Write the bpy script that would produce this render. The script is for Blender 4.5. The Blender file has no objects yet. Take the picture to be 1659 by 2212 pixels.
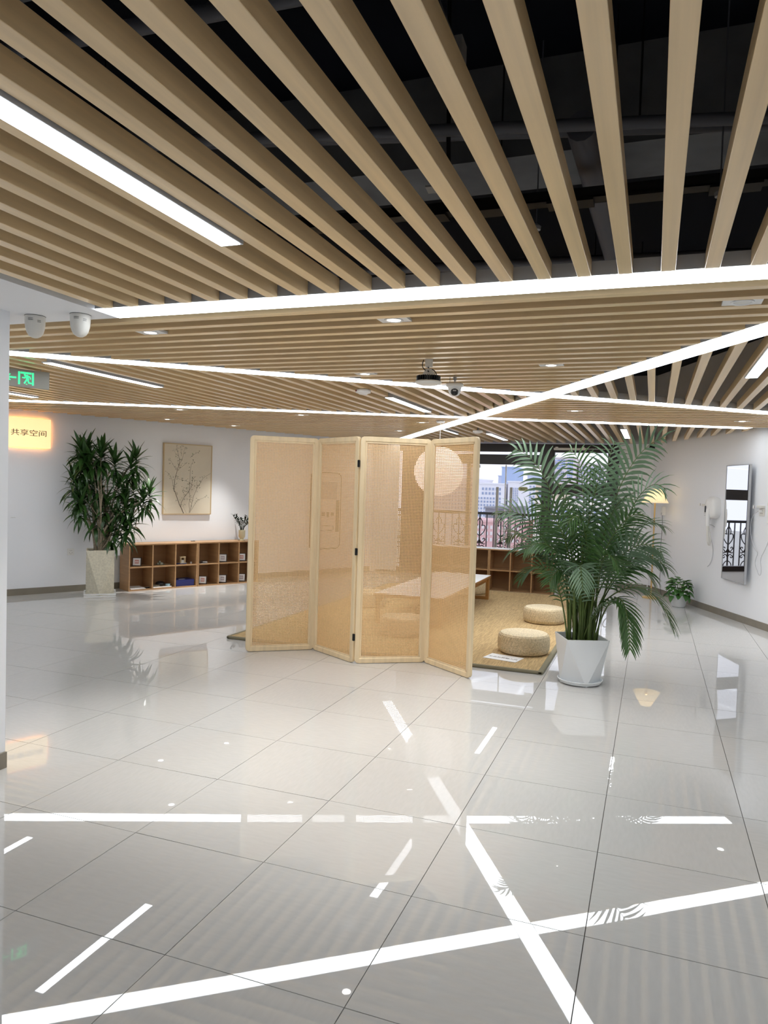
import bpy, bmesh, math, random
from mathutils import Vector as V3, Matrix
PI = math.pi
sc = bpy.context.scene
random.seed(7)

# ---------------------------------------------------------------- camera
cam_d = bpy.data.cameras.new('camera'); cam = bpy.data.objects.new('camera', cam_d); sc.collection.objects.link(cam); sc.camera = cam
cam_d.sensor_fit = 'AUTO'; cam_d.sensor_width = 36.0; cam_d.lens = 36.0 * 1567.3264 / 2212.0
cam_d.shift_x = -(848.24 - 829.5) / 2212.0; cam_d.shift_y = (1115.524 - 1106.0) / 2212.0
cam_d.clip_start = 0.05; cam_d.clip_end = 3000
yaw, pitch, roll = -.3435, -.0391, .0317
fwd = V3((math.sin(yaw) * math.cos(pitch), math.cos(yaw) * math.cos(pitch), math.sin(pitch)))
rgt = V3((math.cos(yaw), -math.sin(yaw), 0)); upv = rgt.cross(fwd)
cr = rgt * math.cos(roll) + upv * math.sin(roll); cu = -rgt * math.sin(roll) + upv * math.cos(roll)
M = Matrix((cr, cu, -fwd)).transposed().to_4x4(); M.translation = V3((.1508, -2.4264, 1.4549))
cam.matrix_world = M

# ---------------------------------------------------------------- sky, exposure
wd = bpy.data.worlds.new('overcast_sky'); sc.world = wd; wd.use_nodes = True
wn = wd.node_tree.nodes; wl = wd.node_tree.links
bg = wn['Background']; bg.inputs['Color'].default_value = (.84, .86, 1.0, 1); bg.inputs['Strength'].default_value = .78
sc.view_settings.view_transform = 'Standard'; sc.view_settings.look = 'None'
sc.view_settings.gamma = 1.0; sc.view_settings.use_curve_mapping = False
sc.view_settings.exposure = 0.84
sc.cycles.max_bounces = 9; sc.cycles.diffuse_bounces = 5; sc.cycles.glossy_bounces = 4
sc.cycles.transparent_max_bounces = 12; sc.cycles.transmission_bounces = 4
sc.cycles.sample_clamp_indirect = 6.0; sc.cycles.caustics_reflective = False; sc.cycles.caustics_refractive = False
sc.cycles.use_denoising = True
LED = 5.0

# ---------------------------------------------------------------- materials
def s2l(c):
    return tuple(((x / 255) / 12.92 if x / 255 <= .04045 else ((x / 255 + .055) / 1.055) ** 2.4) for x in c)
def mat(name, rgb, rough=.6, metal=0., spec=.5, noise=None, bump=None, emit=None, coat=0., trans=None, sub=None):
    """noise=(scale xyz, amount, detail)  bump=(scale xyz, strength, distance)"""
    m = bpy.data.materials.new(name); m.use_nodes = True
    nt = m.node_tree; b = nt.nodes['Principled BSDF']
    c = s2l(rgb) if max(rgb) > 1 else rgb
    b.inputs['Base Color'].default_value = (*c, 1); b.inputs['Roughness'].default_value = rough
    b.inputs['Metallic'].default_value = metal; b.inputs['Specular IOR Level'].default_value = spec
    if coat: b.inputs['Coat Weight'].default_value = coat; b.inputs['Coat Roughness'].default_value = .12
    def tex(scale, detail=3, kind='ShaderNodeTexNoise'):
        tc = nt.nodes.new('ShaderNodeTexCoord'); mp = nt.nodes.new('ShaderNodeMapping'); t = nt.nodes.new(kind)
        nt.links.new(tc.outputs['Object'], mp.inputs['Vector']); nt.links.new(mp.outputs[0], t.inputs['Vector'])
        mp.inputs['Scale'].default_value = scale
        if kind == 'ShaderNodeTexNoise': t.inputs['Scale'].default_value = 1; t.inputs['Detail'].default_value = detail
        return t
    if noise:
        t = tex(noise[0], noise[2] if len(noise) > 2 else 3); r = nt.nodes.new('ShaderNodeMapRange')
        nt.links.new(t.outputs['Fac'], r.inputs['Value'])
        r.inputs['From Min'].default_value = .3; r.inputs['From Max'].default_value = .7
        r.inputs['To Min'].default_value = 1 - noise[1]; r.inputs['To Max'].default_value = 1 + noise[1] * .6
        mx = nt.nodes.new('ShaderNodeMix'); mx.data_type = 'RGBA'; mx.blend_type = 'MULTIPLY'; mx.inputs['Factor'].default_value = 1
        mx.inputs['A'].default_value = (*c, 1); nt.links.new(r.outputs[0], mx.inputs['B']); nt.links.new(mx.outputs['Result'], b.inputs['Base Color'])
    if bump:
        t = tex(bump[0], 2); bp = nt.nodes.new('ShaderNodeBump'); bp.inputs['Strength'].default_value = bump[1]; bp.inputs['Distance'].default_value = bump[2]
        nt.links.new(t.outputs['Fac'], bp.inputs['Height']); nt.links.new(bp.outputs[0], b.inputs['Normal'])
    if emit:
        b.inputs['Emission Color'].default_value = (*(s2l(emit[0]) if max(emit[0]) > 1 else emit[0]), 1); b.inputs['Emission Strength'].default_value = emit[1]
    if trans:
        tr = nt.nodes.new('ShaderNodeBsdfTranslucent'); tr.inputs['Color'].default_value = (*c, 1)
        ms = nt.nodes.new('ShaderNodeMixShader'); ms.inputs[0].default_value = trans
        nt.links.new(b.outputs[0], ms.inputs[1]); nt.links.new(tr.outputs[0], ms.inputs[2])
        nt.links.new(ms.outputs[0], nt.nodes['Material Output'].inputs['Surface'])
    return m
def glass_mat(name, tint=(1, 1, 1), base=.04):
    m = bpy.data.materials.new(name); m.use_nodes = True; nt = m.node_tree; nt.nodes.clear()
    o = nt.nodes.new('ShaderNodeOutputMaterial'); t = nt.nodes.new('ShaderNodeBsdfTransparent'); g = nt.nodes.new('ShaderNodeBsdfGlossy')
    t.inputs['Color'].default_value = (*tint, 1); g.inputs['Roughness'].default_value = .01
    f = nt.nodes.new('ShaderNodeMath'); f.operation = 'MULTIPLY_ADD'; lw_ = nt.nodes.new('ShaderNodeLayerWeight'); pw_ = nt.nodes.new('ShaderNodeMath'); pw_.operation = 'POWER'; pw_.inputs[1].default_value = 4.5; lw_.inputs[0].default_value = .5; nt.links.new(lw_.outputs['Facing'], pw_.inputs[0]); nt.links.new(pw_.outputs[0], f.inputs[0]); f.inputs[1].default_value = .45; f.inputs[2].default_value = .03; mx = nt.nodes.new('ShaderNodeMixShader')
    nt.links.new(f.outputs[0], mx.inputs[0]); nt.links.new(t.outputs[0], mx.inputs[1]); nt.links.new(g.outputs[0], mx.inputs[2])
    nt.links.new(mx.outputs[0], o.inputs[0]); return m

WALL = mat('white_wall_paint', (238, 240, 245), .75, spec=.25, bump=((9, 9, 9), .04, .01))
SOFF = mat('white_ceiling_paint', (238, 239, 242), .8, spec=.2)
BASEB = mat('taupe_skirting_tile', (132, 125, 112), .25, noise=((6, 6, 6), .08))
TILE = mat('polished_porcelain', (199, 198, 196), .01, spec=.85, noise=((14, 60, 14), .035, 6), bump=((1.6, 1.6, 1.6), .05, .003))
GROUT = mat('grout', (92, 88, 82), .9)
DARKC = mat('navy_black_plenum_paint', (9, 12, 24), .85, spec=.2, noise=((1, 1, 1), .3))
GREYC = mat('grey_raw_concrete', (112, 114, 118), .9, noise=((3, 3, 3), .3), spec=.1)
PIPE = mat('dark_grey_pipe_paint', (92, 94, 104), .5)
BLACKM = mat('black_metal', (16, 16, 18), .4)
SLATX = mat('ash_slat_grain_x', (246, 216, 168), .28, spec=.5, noise=((1.2, 40, 40), .10, 5), coat=.2)
SLATY = mat('ash_slat_grain_y', (246, 216, 168), .28, spec=.5, noise=((40, 1.2, 40), .10, 5), coat=.2)
ALU = mat('anodised_aluminium', (186, 188, 192), .38, metal=.4)
GREYP = mat('grey_light_housing', (186, 188, 194), .5)
LEDM = mat('led_diffuser', (250, 250, 250), .5, emit=((.89, .95, 1.0), LED))
PANL = mat('panel_diffuser', (250, 250, 250), .5, emit=((.91, .96, 1.0), LED * 1.15))
DOWN = mat('downlight_lens', (250, 250, 250), .5, emit=((1, .96, .9), 6))
WPL = mat('white_plastic', (236, 236, 236), .35)
WPL2 = mat('warm_white_plastic', (228, 226, 220), .35)
BLK = mat('black_plastic', (18, 18, 20), .3)
RATF = mat('pale_pine_frame', (234, 212, 174), .45, noise=((30, 30, 1.5), .10, 5))
CANE = mat('woven_cane', (248, 211, 156), .55, noise=((60, 60, 60), .10), trans=.15)
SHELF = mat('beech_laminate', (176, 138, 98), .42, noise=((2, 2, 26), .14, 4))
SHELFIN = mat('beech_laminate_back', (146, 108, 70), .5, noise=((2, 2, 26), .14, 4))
TABLEW = mat('warm_table_wood', (170, 122, 66), .35, noise=((3, 3, 20), .15, 4))
RUG = mat('sisal_matting', (196, 169, 126), .9, spec=.1, noise=((170, 9, 20), .32, 4), bump=((260, 60, 60), .6, .002))
BIND = mat('olive_grey_binding', (132, 126, 104), .8)
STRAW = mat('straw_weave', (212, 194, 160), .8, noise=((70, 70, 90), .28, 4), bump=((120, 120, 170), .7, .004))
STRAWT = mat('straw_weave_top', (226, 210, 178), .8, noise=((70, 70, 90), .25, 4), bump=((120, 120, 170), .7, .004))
POTW = mat('white_resin_pot', (228, 231, 234), .35, spec=.5)
STONE = mat('speckled_stone_pot', (216, 210, 190), .7, noise=((45, 45, 45), .16, 6))
SOIL = mat('soil', (40, 32, 24), .95)
PALM = mat('palm_leaf', (66, 100, 50), .38, spec=.5, noise=((5, 5, 5), .25), trans=.12)
PALML = mat('palm_leaf_grey_green', (104, 132, 102), .42, noise=((5, 5, 5), .25), trans=.12)
STEMG = mat('palm_stem', (84, 104, 44), .45, noise=((8, 8, 3), .35))
DRAC = mat('dracaena_leaf', (50, 84, 36), .32, spec=.6, noise=((8, 8, 8), .35), trans=.08)
TRUNK = mat('grey_brown_cane_stem', (146, 134, 114), .8, noise=((30, 30, 60), .2))
POTH = mat('pothos_leaf', (66, 112, 50), .32, spec=.5, noise=((9, 9, 9), .3), trans=.1)
ZZ = mat('dark_glossy_leaf', (20, 34, 20), .22, spec=.6)
CREAM = mat('cream_ceramic', (204, 196, 164), .4)
FRAMEW = mat('pale_oak_picture_frame', (196, 172, 132), .45)
CANV = mat('beige_canvas', (214, 204, 184), .6, noise=((2.2, 2.2, 2.2), .06))
INK = mat('printed_twig_brown', (70, 60, 48), .7)
INKL = mat('printed_leaf_green', (84, 92, 70), .7)
INKG = mat('printed_fresh_green', (124, 158, 92), .7)
INKW = mat('printed_white_script', (236, 230, 216), .7)
SIGN = mat('lit_sign_face', (250, 226, 180), .5, emit=((255, 216, 152), .55))
SIGNG = mat('warm_halo_led', (255, 180, 90), .5, emit=((255, 176, 92), 9))
TEXTM = mat('dark_lettering', (42, 38, 30), .5)
EXITB = mat('grey_exit_sign_body', (140, 138, 130), .3)
EXITG = mat('green_exit_pictogram', (60, 220, 150), .5, emit=((60, 235, 150), .6))
DFRAME = mat('dark_bronze_window_frame', (38, 33, 34), .35)
GLASS = glass_mat('clear_glass', (.97, .98, .985))
CURT = mat('sheer_white_curtain', (240, 240, 240), .9, trans=.6)
CURTG = mat('pale_grey_curtain', (206, 203, 196), .9, trans=.3)
STEEL = mat('brushed_steel', (176, 174, 168), .3, metal=.6)
IRON = mat('black_wrought_iron', (34, 30, 32), .5)
MIRR = mat('mirror_silvering', (240, 240, 240), .01, metal=1.0)
SHADE = mat('pleated_cream_shade', (246, 232, 200), .8, emit=((255, 236, 196), .4), trans=.4)
BULB = mat('warm_bulb', (255, 220, 160), .5, emit=((255, 222, 165), 7))
LPOLE = mat('pale_bamboo_pole', (206, 172, 112), .45)
PAPERL = mat('white_paper_lantern', (246, 244, 240), .8, emit=((250, 248, 255), .5), trans=.4)
PAPER = mat('white_paper', (240, 240, 242), .5)
WALNUT = mat('dark_walnut_frame', (50, 32, 26), .4)
PINKP = mat('pink_print', (206, 150, 142), .6)
BLUEB = mat('royal_blue_box', (30, 40, 112), .5)
PBLUE = mat('pale_blue_lid', (158, 192, 206), .4)
GREYG = mat('sage_stone', (150, 156, 142), .5)

# ---------------------------------------------------------------- helpers
col = sc.collection
def setp(o, label=None, cat=None, group=None, kind=None):
    if label: o['label'] = label
    if cat: o['category'] = cat
    if group: o['group'] = group
    if kind: o['kind'] = kind
    return o
def empty(name, loc=(0, 0, 0), rz=0, label=None, cat=None, group=None):
    o = bpy.data.objects.new(name, None); o.location = loc; o.rotation_euler = (0, 0, rz); o.empty_display_size = .1
    col.objects.link(o); return setp(o, label, cat, group)
def link(name, me, parent=None, m=None, kind=None, label=None):
    o = bpy.data.objects.new(name, me); col.objects.link(o)
    if parent is not None: o.parent = parent
    if m is not None and not me.materials: me.materials.append(m)
    return setp(o, label, kind=kind)
class MB:
    """vertex/face collector; every method adds one shape"""
    def __init__(s): s.v = []; s.f = []
    def add(s, vs, fs):
        n = len(s.v); s.v += [tuple(v) for v in vs]; s.f += [tuple(i + n for i in f) for f in fs]; return s
    def box(s, a, b):
        (x0, y0, z0), (x1, y1, z1) = a, b
        return s.add([(x0, y0, z0), (x1, y0, z0), (x1, y1, z0), (x0, y1, z0), (x0, y0, z1), (x1, y0, z1), (x1, y1, z1), (x0, y1, z1)],
                     [(0, 3, 2, 1), (4, 5, 6, 7), (0, 1, 5, 4), (1, 2, 6, 5), (2, 3, 7, 6), (3, 0, 4, 7)])
    def obox(s, c, ax, ay, az):   # oriented box: centre and half axes
        c, ax, ay, az = map(V3, (c, ax, ay, az)); vs = []
        for k in (-1, 1):
            for (i, j) in ((-1, -1), (1, -1), (1, 1), (-1, 1)): vs.append(c + ax * i + ay * j + az * k)
        return s.add(vs, [(0, 3, 2, 1), (4, 5, 6, 7), (0, 1, 5, 4), (1, 2, 6, 5), (2, 3, 7, 6), (3, 0, 4, 7)])
    def prism(s, poly, z0, z1):
        n = len(poly); vs = [(p[0], p[1], z0) for p in poly] + [(p[0], p[1], z1) for p in poly]
        return s.add(vs, [tuple(range(n - 1, -1, -1)), tuple(range(n, 2 * n))] + [(i, (i + 1) % n, n + (i + 1) % n, n + i) for i in range(n)])
    def tube(s, pts, r, n=8, cap=True):
        pts = [V3(p) for p in pts]; rs = r if isinstance(r, (list, tuple)) else [r] * len(pts); rings = []
        prev = None
        for i, p in enumerate(pts):
            d = (pts[min(i + 1, len(pts) - 1)] - pts[max(i - 1, 0)]).normalized()
            a = d.orthogonal().normalized() if prev is None else (prev - d * prev.dot(d)).normalized()
            prev = a; b = d.cross(a)
            rings.append([p + (a * math.cos(t) + b * math.sin(t)) * rs[i] for t in [2 * PI * k / n for k in range(n)]])
        vs = [v for rg in rings for v in rg]; fs = []
        for i in range(len(pts) - 1):
            for k in range(n): fs.append((i * n + k, i * n + (k + 1) % n, (i + 1) * n + (k + 1) % n, (i + 1) * n + k))
        if cap: fs += [tuple(range(n - 1, -1, -1)), tuple((len(pts) - 1) * n + k for k in range(n))]
        return s.add(vs, fs)
    def lathe(s, prof, n=32, c=(0, 0, 0), fn=None, cap=True):
        vs = []; fs = []
        for j, (r, z) in enumerate(prof):
            for k in range(n):
                rr = r * (fn(j, k) if fn else 1); t = 2 * PI * k / n
                vs.append((c[0] + rr * math.cos(t), c[1] + rr * math.sin(t), c[2] + z))
        for j in range(len(prof) - 1):
            for k in range(n): fs.append((j * n + k, j * n + (k + 1) % n, (j + 1) * n + (k + 1) % n, (j + 1) * n + k))
        if cap and prof[0][0] > 1e-4: fs.append(tuple(range(n - 1, -1, -1)))
        if cap and prof[-1][0] > 1e-4: fs.append(tuple((len(prof) - 1) * n + k for k in range(n)))
        return s.add(vs, fs)
    def xf(s, m):
        s.v = [tuple(m @ V3(v)) for v in s.v]; return s
    def mesh(s, name='mesh', m=None, smooth=False, bevel=0):
        me = bpy.data.meshes.new(name); me.from_pydata(s.v, [], s.f); me.validate()
        if bevel or smooth:
            bm = bmesh.new(); bm.from_mesh(me)
            if bevel:
                es = [e for e in bm.edges if len(e.link_faces) == 2 and e.calc_face_angle(0) > .5]
                bmesh.ops.bevel(bm, geom=es, offset=bevel, segments=1, affect='EDGES', clamp_overlap=True)
            if smooth:
                bmesh.ops.remove_doubles(bm, verts=bm.verts, dist=1e-6)
                for f in bm.faces: f.smooth = True
                for e in bm.edges:
                    if len(e.link_faces) == 2 and e.calc_face_angle(0) > .9: e.smooth = False
            bm.to_mesh(me); bm.free()
        if m: me.materials.append(m)
        return me
    def build(s, name, m, parent=None, smooth=False, bevel=0, kind=None, label=None):
        return link(name, s.mesh(name, m, smooth, bevel), parent, None, kind, label)
def clip(poly, px, py, nx, ny):
    """keep the side where (p-P).n <= 0"""
    out = []
    for i in range(len(poly)):
        a, b = poly[i], poly[(i + 1) % len(poly)]
        da = (a[0] - px) * nx + (a[1] - py) * ny; db = (b[0] - px) * nx + (b[1] - py) * ny
        if da <= 0: out.append(a)
        if (da < 0) != (db < 0) and abs(da - db) > 1e-12:
            t = da / (da - db); out.append((a[0] + t * (b[0] - a[0]), a[1] + t * (b[1] - a[1])))
    return out
def text_mesh(txt, size, depth=.002):
    cu_ = bpy.data.curves.new('lettering', 'FONT'); cu_.body = txt; cu_.size = size; cu_.extrude = depth; cu_.align_x = 'CENTER'; cu_.align_y = 'CENTER'
    cu_.resolution_u = 2
    o = bpy.data.objects.new('lettering_tmp', cu_); col.objects.link(o); dg = bpy.context.evaluated_depsgraph_get()
    me = bpy.data.meshes.new_from_object(o.evaluated_get(dg)); bpy.data.objects.remove(o); return me
def bez(p0, p1, p2, p3, n):
    p0, p1, p2, p3 = map(V3, (p0, p1, p2, p3)); out = []
    for i in range(n + 1):
        t = i / n; out.append(p0 * (1 - t) ** 3 + p1 * 3 * t * (1 - t) ** 2 + p2 * 3 * t * t * (1 - t) + p3 * t ** 3)
    return out

# ---------------------------------------------------------------- room shell
H = 2.255            # underside of the slats
LW0 = V3((-6.9, 4.74, 0)); LD = V3((.4695, .8829, 0)); LN = V3((.8829, -.4695, 0))      # left wall: origin, along, into the room
RW0 = V3((.72, 8.096, 0)); RD = V3((.3969, -.9179, 0)); RN = V3((-.9179, -.3969, 0))   # right wall
def lw(t, z, off=0): p = LW0 + LD * t + LN * off; return V3((p.x, p.y, z))
def rw(t, z, off=0): p = RW0 + RD * t + RN * off; return V3((p.x, p.y, z))
YB = 9.45; YF = -4.2
XLB = LW0.x + LD.x / LD.y * (YB - LW0.y); XRB = RW0.x + RD.x / RD.y * (YB - RW0.y); XRF = RW0.x + RD.x / RD.y * (YF - RW0.y)
XLF = LW0.x + LD.x / LD.y * (.3 - LW0.y)
ROOM = [(-2.841, YF), (XRF, YF), (XRB, YB), (XLB, YB), (XLF, .3), (-2.841, .3)]

fl = MB().box((-10.2, YF - .3, -.12), (7.2, YB + .4, -.006)).build('floor', GROUT, kind='structure', label='large polished pale grey porcelain floor tiles with fine dark joints')
def inroom(x, y):
    if y < .3 and x < -2.841: return False
    if (V3((x, y, 0)) - LW0).dot(LN) < -.0: return False
    if (V3((x, y, 0)) - RW0).dot(RN) < -.0: return False
    return YF < y < YB
tm = MB().box((-.2985, -.2985, -.006), (.2985, .2985, 0)).mesh('tile', TILE)
cnt = 0; rest = MB()
for j in range(-7, 16):
    for i in range(-16, 11):
        x, y = (i + .5) * .6, (j + .5) * .6
        if not any(inroom(x + a, y + b) for a in (-.29, 0, .29) for b in (-.29, 0, .29)): continue
        dv = V3((x, y, 0)) - cam.matrix_world.translation; dep = dv.dot(fwd)
        seen = y > -1.9 and dep > .5 and -.60 - .3 / dep < dv.dot(cr) / dep < .60 + .3 / dep and not (x < -2.9 and y < .2) and cnt < 300
        if not seen: rest.box((x - .2985, y - .2985, -.006), (x + .2985, y + .2985, 0)); continue
        o = link('tile', tm, fl); o.location = (x, y, 0)
        o.rotation_euler = (random.gauss(0, .00045), random.gauss(0, .00045), random.choice((0, PI / 2, PI, -PI / 2))); cnt += 1
rest.build('tiles', TILE, fl, kind='stuff')

T = .14
ceil = MB().box((-10, YF, 3.3), (7.2, YB + .3, 3.4)).build('ceiling', DARKC, kind='structure', label='dark painted open ceiling void above pale wooden slats')
def wall_seg(name, a, b, nrm, z0=0, z1=3.3, t=T, m=WALL, label=None):
    a, b, nrm = V3(a), V3(b), V3(nrm)
    poly = [a, b, b - nrm * t, a - nrm * t]
    if (b - a).cross(-nrm).z < 0: poly = poly[::-1]
    return MB().prism([(p.x, p.y) for p in poly], z0, z1).build(name, m, kind='structure', label=label)
wall_seg('wall_left', (XLF - .1, .1, 0), (XLB + .02, YB + .04, 0), LN, label='long white wall with the artwork and lit sign')
wall_seg('wall_right', (XRB - .05, YB + .11, 0), (XRF, YF, 0), RN, label='white wall with the tall mirror and hairdryer')
wall_seg('wall_near', (-2.841, YF, 0), (-2.841, .3, 0), (1, 0, 0), label='white wall end at the left edge of the picture')
wall_seg('wall_hidden', (XLF - .1, .3, 0), (-2.99, .3, 0), (0, 1, 0))
wall_seg('wall_behind', (-3, YF, 0), (XRF + .1, YF, 0), (0, 1, 0))
# back wall pieces around the windows (white parts)
MB().box((-.37, YB, 0), (XRB + .1, YB + .2, 3.3)).box((XLB - .3, YB, 0), (-4.6, YB + .2, 3.3)).build('wall_back', WALL, kind='structure', label='white back wall strip beside the window')
MB().box((XLB - .3, YB - .02, H - .0), (XRB + .02, YB + .2, 3.3)).build('trim_1', GREYP, kind='structure', label='pale ceiling edge board above the window wall')
MB().box((-9.9, YF, H), (-2.385, .53, H + .05)).build('trim_2', SOFF, kind='structure', label='flat white lowered ceiling strip with two domes')
# skirting
def skirt(name, a, b, nrm, label=None):
    a, b, nrm = V3(a), V3(b), V3(nrm); poly = [a, a + nrm * .012, b + nrm * .012, b]
    if (poly[1] - poly[0]).cross(poly[2] - poly[1]).z < 0: poly = poly[::-1]
    return MB().prism([(p.x, p.y) for p in poly], 0, .08).build(name, BASEB, kind='structure', label=label)
skirt('baseboard_left', lw(-3, 0, .001), lw(5.2, 0, .001), LN)
skirt('baseboard_right', rw(-1.45, 0, .001), rw(11, 0, .001), RN)
skirt('baseboard_near', (-2.84, YF + .01, 0), (-2.84, .3, 0), (1, 0, 0))
skirt('baseboard_back', (-.36, YB - .001, 0), (XRB - .02, YB - .001, 0), (0, -1, 0))

# ---------------------------------------------------------------- ceiling slats and LED strips
def ln(p, ang):   # a ceiling line: point, unit direction, left normal
    a = math.radians(ang); return (p[0], p[1], math.cos(a), math.sin(a), -math.sin(a), math.cos(a))
L1 = (0, .443, 1, 0, 0, 1); L2 = ln((-1.375, 3.133), 37.8); L3 = ln((-1.77, 5.43), 23.0); L4 = ln((.623, 1.388), 120.5)
HW = .088
def side(poly, L, s, off=HW):   # keep side s (+1 = left normal side) of the strip
    px, py = L[0] + L[4] * off * s, L[1] + L[5] * off * s
    return clip(poly, px, py, -L[4] * s, -L[5] * s)
def roomclip(p):
    p = clip(p, LW0.x + LN.x * .02, LW0.y + LN.y * .02, -LN.x, -LN.y)
    if len(p) > 2: p = clip(p, RW0.x + RN.x * .02, RW0.y + RN.y * .02, -RN.x, -RN.y)
    if len(p) > 2: p = clip(p, 0, YB - .06, 0, 1)
    return p
SD = .06
def zone(axis, start, pitch, lo, hi, span, cuts, m):
    """slats along axis 'x' or 'y', cut to the zone"""
    k = start
    while k < hi:
        if k > lo:
            p = [(span[0], k), (span[1], k), (span[1], k + .049), (span[0], k + .049)] if axis == 'x' else [(k, span[0]), (k + .049, span[0]), (k + .049, span[1]), (k, span[1])]
            p = roomclip(p)
            for L, s in cuts:
                if len(p) < 3: break
                p = side(p, L, s, HW + .0025)
            if len(p) >= 3:
                ar = abs(sum(p[i][0] * p[(i + 1) % len(p)][1] - p[(i + 1) % len(p)][0] * p[i][1] for i in range(len(p)))) / 2
                if ar > .002: MB().prism(p, H, H + SD).build('slat', m, ceil, bevel=.0012)
        k += pitch
zone('y', .142 - .1445 * 17, .1445, -2.38, 3.9, (YF, .443 - HW - .0025), [], SLATY)                         # A, nearest the camera
zone('x', .618, .1515, .5, 6.2, (-9.6, 6), [(L1, 1), (L2, -1), (L4, 1)], SLATX)                          # B
zone('y', .2276 - .147 * 50, .147, -7.2, .4, (0, 9.4), [(L2, 1), (L3, -1), (L4, 1)], SLATY)             # C left
zone('y', .2276 - .147 * 20, .147, -2.5, 4.9, (.53, 9.4), [(L1, 1), (L2, -1), (L4, -1)], SLATY)         # C right
zone('x', 3.2, .1515, 3, 7.4, (-9.6, 6), [(L2, 1), (L3, -1), (L4, -1)], SLATX)                          # D
zone('x', 3.0, .1515, 2.9, 9.4, (-9.6, 6), [(L3, 1), (L4, 1)], SLATX)                                   # E
zone('y', .2276 - .147 * 40, .147, -5.2, 1.2, (2, 9.4), [(L3, 1), (L4, -1)], SLATY)                     # F

def led_strip(poly, label, L, hh=.055):
    t = empty('led_strip_light', (poly[0][0], poly[0][1], H), 0, label, 'ceiling light', 'long white LED strips crossing the slatted ceiling')
    c = [(p[0] - poly[0][0], p[1] - poly[0][1]) for p in poly]
    MB().prism(c, .0035, hh).build('housing', GREYP, t)
    # narrower diffuser, clear of the metal edge on both sides
    q = [(p[0] - poly[0][0], p[1] - poly[0][1]) for p in side(side(poly, L, -1, HW - .006), L, 1, -(HW - .006))] if False else c
    cx = sum(p[0] for p in q) / len(q); cy = sum(p[1] for p in q) / len(q)
    def shr(p):
        d = (p[0] + poly[0][0] - L[0]) * L[4] + (p[1] + poly[0][1] - L[1]) * L[5]; e = -.006 if d > 0 else .006
        return (p[0] + L[4] * e, p[1] + L[5] * e)
    MB().prism([shr(p) for p in q], -.002, .0035).build('diffuser', LEDM, t)
    return t
def strip_poly(L, t0, t1, hw=HW):
    a = (L[0] + L[2] * t0, L[1] + L[3] * t0); b = (L[0] + L[2] * t1, L[1] + L[3] * t1); n = (L[4] * hw, L[5] * hw)
    return [(a[0] - n[0], a[1] - n[1]), (b[0] - n[0], b[1] - n[1]), (b[0] + n[0], b[1] + n[1]), (a[0] + n[0], a[1] + n[1])]
HW4 = .078
led_strip(strip_poly(L1, -2.375, 3.4), 'nearest LED strip, running straight across the ceiling above the foreground', L1)
p4 = side(roomclip(strip_poly(L4, -1.0, 9.2)), L1, 1, HW + .004)
led_strip(p4, 'diagonal LED strip descending from the right edge to behind the cane screen', L4)
p = roomclip(strip_poly(L2, -7, 6)); p = side(p, L1, 1, HW + .003)
led_strip(side(p, L4, 1, HW + .003), 'left length of the second LED strip, ending at the diagonal strip', L2)
led_strip(side(p, L4, -1, HW + .003), 'right length of the second LED strip, beyond the diagonal strip', L2)
p = roomclip(strip_poly(L3, -7, 3.15))
led_strip(side(p, L4, 1, HW + .003), 'left length of the farthest LED strip, above the left wall and screen', L3)
led_strip(side(p, L4, -1, HW + .003), 'right length of the farthest LED strip, ending near the right wall', L3)

def panel_light(x, y0, y1, label, w=.085):
    t = empty('linear_light', (x, y0, H), 0, label, 'ceiling light', 'short linear panel lights set between the slats')
    MB().box((-w / 2, 0, -.008), (w / 2, y1 - y0, .05)).build('housing', GREYP, t, bevel=.001)
    MB().box((-w / 2 + .006, .012, -.0105), (w / 2 - .006, y1 - y0 - .012, -.008)).build('diffuser', PANL, t)
panel_light(-1.209, -1.62, -.30, 'large bright linear panel light at the upper left of the near ceiling')
panel_light(-3.845, 1.52, 2.75, 'linear panel light at the far left, between second and farthest strips')
panel_light(-2.07, 3.58, 4.76, 'linear panel light beside the round smoke detector, mid ceiling')
panel_light(-5.72, 2.1, 3.25, 'linear panel light below the green exit sign, at the left')
panel_light(-2.03, 7.5, 8.75, 'linear panel light just above the right end of the cane screen', .08)
panel_light(-2.5, 6.9, 7.6, 'faint slim linear light beside the lantern canopy', .04)
panel_light(.72, 1.75, 2.85, 'linear panel light cut by the right edge of the picture', .08)
panel_light(-.22, 6.75, 8.2, 'linear panel light above the top fronds of the palm', .08)

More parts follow.
